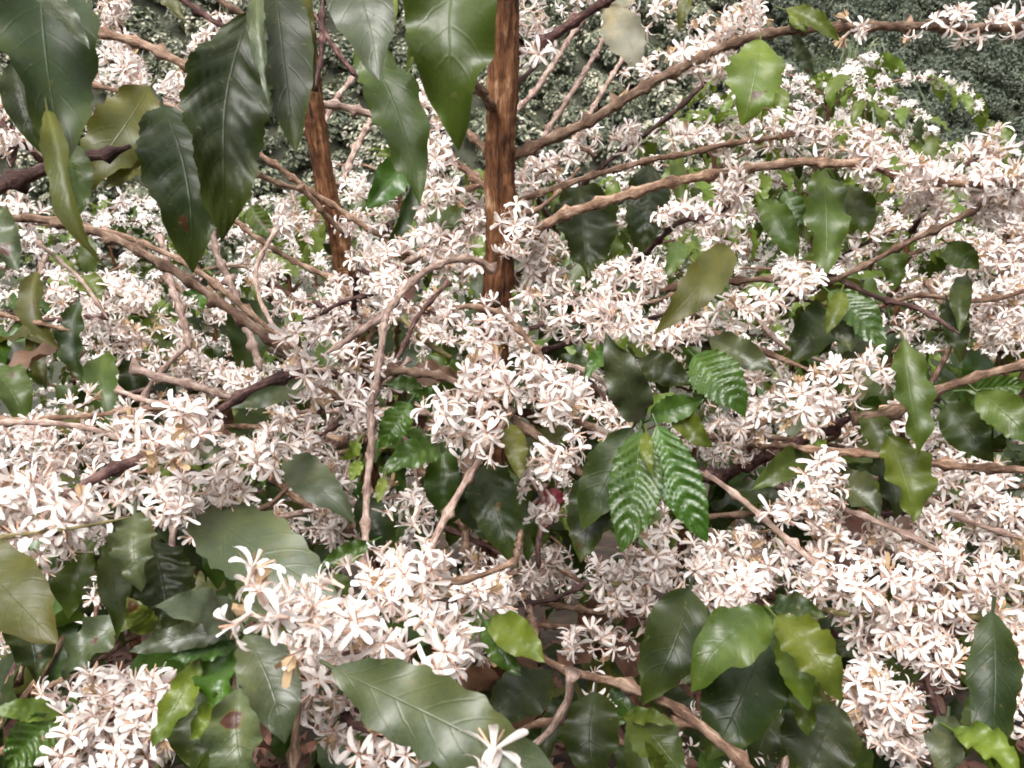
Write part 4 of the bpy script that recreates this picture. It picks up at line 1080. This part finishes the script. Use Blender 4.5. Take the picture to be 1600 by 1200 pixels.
# leaves in the photograph: tree, kind, depth at base, depth at tip, base px, tip px, width px, options
LF = [
    # big leaves hanging in the upper left
    ('A', 'D', .55, .52, (62, -70), (98, 262), 165, dict(fold=.3)), ('A', 'Y', .50, .49, (72, 170), (130, 420), 50, dict(fold=.8, twist=1.1, wave=.1)),
    ('A', 'M', .56, .55, (95, 220), (118, 345), 62, {}), ('A', 'D', .60, .6, (20, 100), (60, 235), 60, {}),
    ('A', 'G', .62, .6, (-30, 330), (30, 425), 90, dict(spot=(.55, .75, .12))),
    ('A', 'Y', .72, .70, (235, 135), (118, 300), 105, dict(fold=.1)), ('A', 'Y', .72, .70, (250, 235), (165, 292), 60, {}),
    ('A', 'G', .50, .50, (45, -30), (140, 75), 50, {}),
    ('A', 'D', .58, .56, (392, 20), (362, 362), 150, dict(fold=.25, rib=.004)), ('A', 'D', .62, .60, (254, 165), (305, 408), 148, dict(rib=.003, spot=(.35, .80, .035), fold=.15)),
    ('A', 'D', .60, .58, (428, -40), (462, 238), 108, dict(fold=.3)), ('A', 'G', .56, .55, (402, -20), (425, 165), 34, dict(fold=.7, twist=1.)),
    ('A', 'G', .52, .50, (520, -80), (592, 124), 118, dict(fold=.2)), ('A', 'M', .60, .58, (560, 60), (657, 316), 98, dict(fold=.15)),
    ('A', 'M', .46, .45, (720, -110), (706, 208), 178, dict(fold=.35, arch=.14)), ('A', 'L', .58, .58, (612, -20), (606, 72), 30, {}),
    ('A', 'L', .58, .58, (655, -30), (636, 110), 40, dict(spot=(.5, .72, .30))), ('A', 'Y', .62, .62, (470, -40), (490, 140), 60, {}),
    ('A', 'M', .6, .6, (700, -60), (760, 30), 60, {}), ('A', 'Y', .95, .95, (240, -20), (290, 32), 30, {}),
    # upper right
    ('M', 'L', .84, .83, (1188, 62), (1164, 190), 92, dict(spot=(.66, .70, .10), fold=.1, kind='L')), ('M', 'G', .9, .92, (1238, 52), (1272, 122), 24, {}),
    ('M', 'B', 1.0, .98, (950, 10), (1000, 108), 66, dict(fold=.1)), ('M', 'B', 1.02, 1.02, (985, -30), (945, 40), 50, {}),
    ('M', 'L', .88, .88, (1226, 14), (1312, 62), 34, {}), ('M', 'L', .9, .9, (1235, 20), (1262, 50), 26, {}), ('M', 'Y', .95, .95, (1080, -20), (1060, 45), 26, {}),
    ('M', 'D', 1.12, 1.10, (1012, 258), (1004, 412), 74, dict(rib=.005)), ('M', 'D', 1.06, 1.02, (905, 290), (918, 438), 105, dict(rib=.004)),
    ('M', 'M', .98, .95, (1284, 258), (1290, 432), 72, dict(fold=.1)), ('M', 'M', 1.0, .98, (1318, 290), (1354, 374), 62, dict(spot=(.3, .5, .03))),
    ('M', 'M', 1.02, 1.0, (1192, 312), (1246, 408), 52, {}), ('M', 'L', 1.08, 1.06, (1056, 236), (1066, 335), 28, {}), ('M', 'F', 1.1, 1.1, (1225, 300), (1255, 350), 40, {}),
    ('M', 'Y', .84, .80, (1140, 385), (1032, 514), 66, dict(fold=.2)), ('M', 'L', 1.0, 1.0, (1290, 210), (1330, 255), 34, {}), ('M', 'G', 1.0, 1.0, (1300, 205), (1318, 262), 26, {}),
    ('M', 'D', 1.05, 1.04, (645, 285), (606, 388), 30, {}), ('M', 'M', 1.1, 1.08, (665, 330), (745, 345), 70, {}), ('M', 'F', 1.12, 1.1, (640, 255), (575, 325), 60, {}),
    ('M', 'L', .98, .97, (618, 120), (640, 168), 22, {}),
    # left middle
    ('S', 'Y', 1.1, 1.08, (56, 425), (78, 545), 52, dict(spot=(.5, .45, .06))), ('S', 'D', 1.1, 1.08, (122, 470), (126, 600), 46, {}), ('S', 'M', 1.1, 1.05, (166, 550), (172, 665), 54, {}),
    ('S', 'M', .92, .90, (-15, 570), (40, 655), 66, {}), ('S', 'D', 1.15, 1.12, (410, 470), (380, 580), 95, {}), ('S', 'F', 1.2, 1.2, (320, 455), (296, 492), 44, {}),
    ('S', 'M', 1.15, 1.15, (392, 322), (432, 376), 40, dict(rib=.003)), ('S', 'F', 1.3, 1.3, (420, 330), (400, 372), 40, {}), ('S', 'L', 1.2, 1.2, (130, 430), (160, 470), 40, {}),
    ('S', 'D', 1.2, 1.2, (200, 560), (215, 650), 46, {}), ('S', 'Y', 1.15, 1.15, (48, 520), (70, 605), 30, {}),
    # lower left
    ('B', 'G', .78, .76, (484, 592), (360, 638), 50, {}), ('B', 'G', .74, .72, (345, 700), (255, 722), 42, {}), ('B', 'G', .82, .78, (445, 715), (552, 808), 66, dict(fold=.15)),
    ('B', 'G', .68, .62, (300, 785), (530, 936), 124, dict(fold=.12, arch=.05, wave=.03)), ('B', 'G', .56, .55, (210, 802), (214, 920), 76, dict(arch=.15)),
    ('B', 'D', .68, .66, (238, 845), (268, 1002), 98, dict(rib=.004)), ('B', 'Y', .52, .50, (-50, 850), (90, 1004), 120, dict(fold=.2)),
    ('B', 'M', .66, .66, (150, 835), (105, 968), 62, {}), ('B', 'M', .66, .64, (172, 845), (190, 985), 52, {}), ('B', 'G', .50, .47, (376, 984), (258, 940), 82, dict(fold=.1)),
    ('B', 'G', .49, .50, (372, 986), (200, 1018), 46, dict(fold=.3)), ('B', 'L', .55, .55, (240, 985), (200, 935), 46, dict(spot=(.5, .85, .28))),
    ('B', 'G', .46, .45, (384, 992), (446, 1160), 96, dict(fold=.2, arch=.12)), ('B', 'F', .50, .50, (372, 1008), (262, 1030), 46, {}), ('B', 'F', .51, .50, (350, 1010), (344, 1112), 76, dict(wave=.16)),
    ('B', 'L', .50, .49, (310, 1030), (236, 1168), 52, dict(wave=.12, twist=.7)), ('B', 'L', .50, .50, (366, 1085), (296, 1155), 58, dict(wave=.18, fold=.5)),
    ('B', 'G', .47, .46, (372, 1075), (392, 1240), 100, dict(spot=(.45, .32, .11))), ('B', 'D', .56, .55, (310, 1080), (300, 1200), 90, {}),
    ('B', 'G', .42, .39, (520, 1045), (872, 1222), 128, dict(fold=.10, arch=.05, wave=.09)), ('B', 'F', .58, .57, (95, 1120), (4, 1210), 76, dict(rib=.004)),
    ('B', 'L', .58, .57, (95, 1115), (-10, 1108), 40, {}), ('B', 'G', .8, .8, (215, 960), (90, 1060), 70, dict(spot=(.5, .5, .06))), ('B', 'D', .8, .78, (40, 960), (60, 1060), 80, {}),
    ('B', 'F', .62, .62, (578, 848), (500, 884), 36, {}), ('B', 'L', .62, .62, (600, 745), (590, 785), 20, {}), ('B', 'L', .63, .63, (560, 690), (535, 720), 26, {}), ('B', 'L', .62, .62, (560, 720), (548, 752), 24, {}),
    ('B', 'D', .85, .85, (560, 780), (610, 870), 70, {}),
    # centre
    ('M', 'F', .74, .72, (698, 688), (596, 734), 56, dict(rib=.003)), ('M', 'F', .80, .79, (690, 640), (645, 612), 44, dict(rib=.002)), ('M', 'F', .80, .79, (660, 605), (600, 600), 26, {}),
    ('M', 'F', .76, .76, (640, 628), (594, 700), 52, dict(rib=.003)), ('M', 'D', .80, .76, (752, 715), (806, 884), 84, dict(rib=.003)), ('M', 'M', .84, .82, (795, 735), (830, 875), 50, {}),
    ('M', 'F', .78, .78, (690, 700), (696, 812), 62, dict(wave=.12)), ('M', 'D', .82, .8, (735, 740), (770, 850), 70, {}), ('M', 'Y', .74, .73, (796, 662), (814, 750), 40, {}),
    ('M', 'G', .70, .68, (1002, 662), (946, 524), 68, dict(fold=.15)), ('M', 'F', .66, .64, (1000, 674), (972, 862), 88, dict(rib=.006, arch=.10, wave=.02, fold=.18, twist=0.)),
    ('M', 'F', .66, .65, (1026, 664), (1104, 848), 76, dict(rib=.006, arch=.10, wave=.02, fold=.18, twist=0.)), ('M', 'D', .70, .70, (988, 668), (908, 826), 84, {}), ('M', 'D', .74, .72, (930, 730), (908, 880), 74, {}),
    ('M', 'F', .70, .70, (1015, 655), (1100, 625), 46, {}), ('M', 'L', .70, .70, (1040, 640), (1112, 700), 44, dict(twist=.8)), ('M', 'L', .65, .64, (1010, 674), (1018, 738), 24, dict(wave=.15)),
    ('M', 'L', .72, .72, (1000, 650), (1055, 612), 22, {}), ('M', 'F', .80, .78, (1084, 555), (1168, 640), 84, dict(rib=.0055, wave=.02, fold=.2)), ('M', 'G', .84, .82, (1108, 528), (1214, 582), 50, {}),
    ('M', 'F', .84, .82, (960, 545), (912, 590), 36, dict(rib=.003)), ('M', 'D', .9, .88, (1000, 560), (1080, 600), 56, {}), ('M', 'D', .92, .9, (870, 590), (920, 560), 50, {}),
    ('M', 'R', .98, .97, (868, 762), (862, 826), 44, {}), ('M', 'R', 1.06, 1.05, (770, 600), (742, 640), 50, {}),
    # right middle
    ('C', 'F', .86, .84, (1296, 455), (1386, 548), 66, dict(rib=.004)), ('C', 'G', .86, .85, (1306, 480), (1330, 545), 40, {}), ('C', 'D', .95, .93, (1300, 488), (1235, 562), 84, {}),
    ('C', 'L', .84, .84, (1315, 455), (1292, 520), 34, {}),
    ('C', 'M', .76, .74, (1412, 530), (1444, 712), 66, dict(fold=.4)), ('C', 'L', .78, .76, (1388, 682), (1434, 812), 82, {}), ('C', 'M', .84, .83, (1346, 632), (1392, 726), 50, {}),
    ('C', 'D', .86, .84, (1370, 710), (1402, 806), 60, {}), ('C', 'M', .74, .72, (1526, 612), (1622, 700), 66, {}), ('C', 'D', .80, .78, (1478, 630), (1548, 718), 72, {}), ('C', 'F', .78, .78, (1510, 610), (1610, 600), 40, dict(rib=.003)),
    ('C', 'M', .84, .82, (1268, 708), (1176, 764), 52, {}), ('C', 'G', .82, .80, (1298, 740), (1376, 806), 66, {}), ('C', 'L', .82, .82, (1265, 680), (1298, 728), 28, dict(wave=.2)),
    ('C', 'D', .9, .88, (1150, 765), (1246, 796), 56, {}), ('C', 'D', .92, .9, (1440, 600), (1490, 660), 60, {}), ('C', 'M', 1.0, 1.0, (1480, 380), (1530, 420), 46, {}),
    ('C', 'M', 1.0, 1.0, (1380, 380), (1400, 450), 46, {}), ('C', 'D', 1.02, 1.0, (1480, 470), (1500, 560), 46, {}), ('C', 'M', 1.02, 1.0, (1510, 430), (1500, 520), 36, {}),
    # lower right
    ('C', 'D', .56, .54, (1078, 920), (1010, 1096), 104, dict(fold=.2)), ('C', 'M', .53, .52, (1206, 958), (1078, 1064), 100, dict(arch=.12)), ('C', 'D', .58, .56, (1200, 985), (1108, 1186), 138, {}),
    ('C', 'L', .52, .50, (1212, 962), (1318, 1090), 78, dict(arch=.2)), ('C', 'L', .54, .53, (1214, 968), (1262, 1110), 62, dict(fold=.4)), ('C', 'D', .54, .53, (1198, 955), (1290, 965), 44, {}),
    ('C', 'M', .56, .55, (1255, 1030), (1258, 1150), 52, {}), ('C', 'D', .52, .50, (1550, 955), (1545, 1195), 84, dict(fold=.3)), ('C', 'M', .54, .53, (1525, 1080), (1560, 1210), 60, {}),
    ('C', 'L', .50, .48, (1490, 1140), (1600, 1215), 56, {}), ('C', 'G', .52, .5, (1480, 1120), (1484, 1230), 62, {}), ('C', 'D', .60, .58, (1310, 1105), (1250, 1240), 130, {}),
    ('C', 'D', .68, .66, (930, 1080), (928, 1225), 100, {}), ('C', 'D', .76, .74, (860, 1050), (762, 1130), 92, {}), ('C', 'L', .44, .43, (1030, 1220), (1008, 1160), 30, {}),
    ('C', 'M', .62, .6, (985, 1110), (1070, 1215), 80, {}), ('C', 'L', .62, .6, (975, 1120), (1050, 1125), 30, {}), ('C', 'D', .9, .88, (1290, 985), (1340, 1030), 60, {}), ('C', 'D', .7, .68, (1110, 970), (1070, 1070), 60, {}),
    ('C', 'M', .64, .63, (745, 962), (690, 1016), 50, {}), ('C', 'L', .60, .58, (768, 965), (850, 1032), 64, dict(fold=.4)), ('C', 'F', .61, .6, (755, 968), (810, 1056), 52, {}),
    ('C', 'D', .9, .88, (1560, 860), (1510, 880), 60, {}), ('C', 'D', .72, .7, (1210, 1110), (1170, 1215), 90, {}),
]
for i, (key, kind, d0, d1, b, t, wpx, opt) in enumerate(LF):
    T = TREES[key]
    g = np.random.default_rng(500 + i)
    bp, tp = np.array(P(*b, d0)), np.array(P(*t, d1 - 0.015))
    view = np.array(CAM) - bp; view /= np.linalg.norm(view)
    nrm = view + np.array([0, 0, 0.45]) + g.normal(size=3) * 0.22
    V, Q, UV = leaf_mesh(bp, tp, wpx / FPX * d0 * (.84 if key == 'A' else .92), kind, nrm, arch=opt.get('arch', .03 + .14 * g.random()), fold=opt.get('fold', .15 + .45 * g.random()), wave=opt.get('wave', .05 + .08 * g.random()),
                         rib=opt.get('rib', 0.0020), nl=(72 if opt.get('rib') >= .004 else 44) if opt.get('rib') else 30, nw=12 if opt.get('rib') else 8, nveins=9 if opt.get('rib', 0) >= .005 else 8, seed=i, twist=opt.get('twist', g.normal() * .45))
    o = T.leaf_obj(mk_mesh('leaf', V, Q, mats=[LM[kind]], uv=UV), bp)
    su, sv, sr = opt.get('spot', (0.5, 0.5, -1.0))
    if sr < 0 and g.random() < 0.07:
        su, sv, sr = g.uniform(.2, .8), g.uniform(.3, .95), g.uniform(.02, .05)
    o['spot_u'], o['spot_v'], o['spot_r'] = float(su), float(sv), float(sr)

# inner leaves, twigs and flowers that fill the crowns behind the ones above
def surf_d(y):
    return float(np.interp(y, [300, 450, 700, 900, 1200], [1.15, 1.08, 0.92, 0.80, 0.66]))
g = np.random.default_rng(77)
for i in range(430):
    x, y = g.uniform(-80, 1680), g.uniform(430, 1260)
    d = surf_d(y) + g.uniform(.10, .50)
    p = np.array(P(x, y, d))
    key = 'B' if x < 560 and y > 640 else ('S' if x < 470 else ('C' if x > 1080 and y > 560 else ('E' if x > 1380 else 'M')))
    kind = str(g.choice(['D', 'D', 'D', 'M', 'M', 'F', 'W', 'Y']))
    a = g.random() * 6.28
    q = Matrix.Rotation(a, 3, 'Z') @ Matrix.Rotation(g.uniform(.1, 1.2), 3, 'Y') @ Matrix.Rotation(g.normal() * .5, 3, 'X')
    o = TREES[key].leaf_obj(std_leaf(kind, int(g.integers(5)), False), p, None, q.to_euler(), g.uniform(.08, .14))
    o['spot_u'], o['spot_v'], o['spot_r'] = 0.5, 0.5, -1.0
for i in range(70):
    x, y = g.uniform(-80, 1680), g.uniform(440, 1260)
    d = surf_d(y) + g.uniform(.10, .40)
    key = 'B' if x < 560 and y > 640 else ('S' if x < 470 else ('C' if x > 1080 and y > 560 else ('E' if x > 1380 else 'M')))
    p = np.array(P(x, y, d)); a = g.random() * 6.28
    v = np.array([math.cos(a), math.sin(a), g.uniform(-.3, .5)]) * g.uniform(.08, .16)
    TREES[key].branch(np.array([p - v, p + g.normal(size=3) * .015, p + v]), .004, .0025, str(g.choice(['brown', 'dark', 'brown', 'pink'])), 'twig', seg=6, step=.012)
    if g.random() < 0.25:
        bi = len(TREES[key].branches) - 1
        for s in np.linspace(-.9, .9, 6):
            TREES[key].add_flowers(cluster(p + v * s, 6, v / np.linalg.norm(v), .005), bi)

for T in TREES.values():
    T.finish()

# ------------------------------------------------------------------ coffee trees farther back
def far_tree(px, py_top, d, R0, label, seed, kinds=('D', 'M', 'M', 'L'), nb=30, bloom=.75, leafy=.5, lime=0):
    g = np.random.default_rng(seed)
    top = np.array(P(px, py_top, d))
    zb = ground_z(top[0], top[1]) - .03
    h = top[2] - zb
    T = Tree((top[0], top[1], zb), label, group='flowering coffee trees on the slope behind')
    T.branch([(top[0], top[1], zb), (top[0] + .02, top[1], zb + h * .5), tuple(top)], .02, .005, 'trunk', 'trunk', node=0, seg=8, jitter=.02, step=.05)
    leaves = []
    for i in range(nb):
        f = (i + .5) / nb
        z = zb + h * (0.30 + 0.70 * f ** .75)
        a = i * 2.4 + g.normal() * .25
        L = R0 * (1.05 - .50 * f ** 2.5) * g.uniform(.85, 1.15)
        rise = .30 * f + .05
        st = np.array([top[0], top[1], z])
        u = np.array([math.cos(a), math.sin(a), 0])
        path = np.array([st, st + u * L * .35 + [0, 0, L * rise * .5], st + u * L * .7 + [0, 0, L * rise * .55], st + u * L + [0, 0, L * (rise * .35 - .18)]])
        bi = T.branch(path, .0045, .0022, 'brown', 'branch', node=0, seg=5, step=.05)
        fine = smooth_path(path, .01)
        n = max(4, int(L / .045))
        for k in range(1, n + 1):
            s = k / n
            c = fine[min(len(fine) - 1, int(s * (len(fine) - 1)))]
            if 0.12 < s < 0.93 and g.random() < bloom:
                T.add_flowers(cluster(c, int(g.integers(9, 17)), u, .0045, low=True, scale=.95, up=.35), bi)
            if (s > .8 or g.random() < leafy * .35 or (lime and f > .6 and s > .55)):
                for sd in (-1, 1):
                    aa = a + sd * g.uniform(.5, 1.2)
                    q = Matrix.Rotation(aa, 3, 'Z') @ Matrix.Rotation(g.uniform(.3, 1.25), 3, 'Y') @ Matrix.Rotation(g.normal() * .4, 3, 'X')
                    kind = 'L' if (f > .55 and (s > .75 or lime) and g.random() < .65 + .25 * lime) else str(g.choice(kinds))
                    o = T.leaf_obj(std_leaf(kind, int(g.integers(5)), False), c, bi, q.to_euler(), g.uniform(.075, .12))
                    o['spot_u'], o['spot_v'], o['spot_r'] = 0.5, 0.5, -1.0
    for k in range(5):
        q = Matrix.Rotation(k * 1.3, 3, 'Z') @ Matrix.Rotation(-g.uniform(.0, .6), 3, 'Y')
        o = T.leaf_obj(std_leaf('L', k, False), top, 0, q.to_euler(), g.uniform(.07, .10))
        o['spot_u'], o['spot_v'], o['spot_r'] = 0.5, 0.5, -1.0
    T.finish(low=True, keep=200)

far_tree(1300, 134, 2.45, .60, 'rounded flowering coffee tree with lime green shoots beneath the wispy bamboo', 201, nb=72, bloom=1.0, leafy=.7, lime=1)
far_tree(1120, 195, 2.2, .42, 'flowering coffee tree between the thick trunk and the lime topped tree', 202, nb=30)
far_tree(1470, 240, 2.7, .45, 'flowering coffee tree with drooping lime shoots touching the lime topped tree on its downhill side', 214, nb=40, leafy=.7, lime=1)
far_tree(1590, 280, 2.7, .45, 'flowering coffee tree tucked behind the packed flower column', 203, nb=30)
far_tree(620, 255, 2.3, .42, 'flowering coffee tree seen between the leaning stem and the thick trunk', 204, nb=32, kinds=('M', 'F', 'L', 'D'))
far_tree(930, 330, 2.0, .42, 'flowering coffee tree filling the gap just behind the thick trunk', 205, nb=28, bloom=.5)
far_tree(300, 330, 2.4, .50, 'flowering coffee tree behind the crossing pale twigs below the hanging leaves', 206, nb=34, bloom=.85)
far_tree(60, 375, 2.0, .46, 'flowering coffee tree behind the spotted olive leaves', 207, nb=32, kinds=('D', 'M', 'Y', 'D'), bloom=.85)
far_tree(450, 430, 1.8, .40, 'flowering coffee tree hidden behind the base of the leaning stem', 208, nb=26, bloom=.5)
far_tree(1420, 370, 1.95, .42, 'flowering coffee tree behind the two long hanging green leaves', 209, nb=28)
far_tree(160, 330, 4.2, .60, 'small looking distant coffee tree dotted with white beyond the hanging leaves', 210, nb=30, bloom=.9)
far_tree(760, 330, 3.6, .55, 'coffee tree on the lower slope directly behind the thick trunk', 211, nb=26)
far_tree(480, 330, 4.4, .60, 'coffee tree on the lower slope directly behind the leaning stem', 212, nb=26)
far_tree(1180, 270, 4.2, .60, 'coffee tree on the lower slope behind the lime topped tree', 213, nb=26)

# bamboo-like grass clump above the tree on the right
gb = np.random.default_rng(5)
pb = np.array(P(1335, 88, 8.0)); zb = ground_z(pb[0], pb[1])
bam = link('bamboo_clump', None, loc=(pb[0], pb[1], zb))
tag(bam, 'wispy pale green bamboo clump rising behind the lime topped coffee tree', 'bamboo')
M_BAM = simple_mat('bamboo_leaf', (0.15, 0.18, 0.095), .5, .25, (.2, .24, .09), .3, 5)
for i in range(150):
    a = gb.random() * 6.28; sp = gb.uniform(.1, 1.25)
    h = pb[2] - zb + gb.uniform(-.35, .25)
    path = smooth_path(np.array([[0, 0, 0], [math.cos(a) * .12 * sp, math.sin(a) * .12 * sp, h * .6], [math.cos(a) * .35 * sp, math.sin(a) * .35 * sp, h * (1 - .05 * sp)], [math.cos(a) * .8 * sp, math.sin(a) * .8 * sp, h * (1.02 - .22 * sp)]]), .12)
    t = np.linspace(0, 1, len(path))[:, None]
    side = np.array([-math.sin(a), math.cos(a), .2])
    wd = .009 * np.sin(np.pi * np.clip(t, .02, .985)) ** .6
    V = np.concatenate([path - side * wd, path + side * wd + [0, 0, .006]])
    n = len(path)
    Q = [[k, k + 1, n + k + 1, n + k] for k in range(n - 1)]
    link('frond', mk_mesh('frond', V, Q, mats=[M_BAM]), bam)
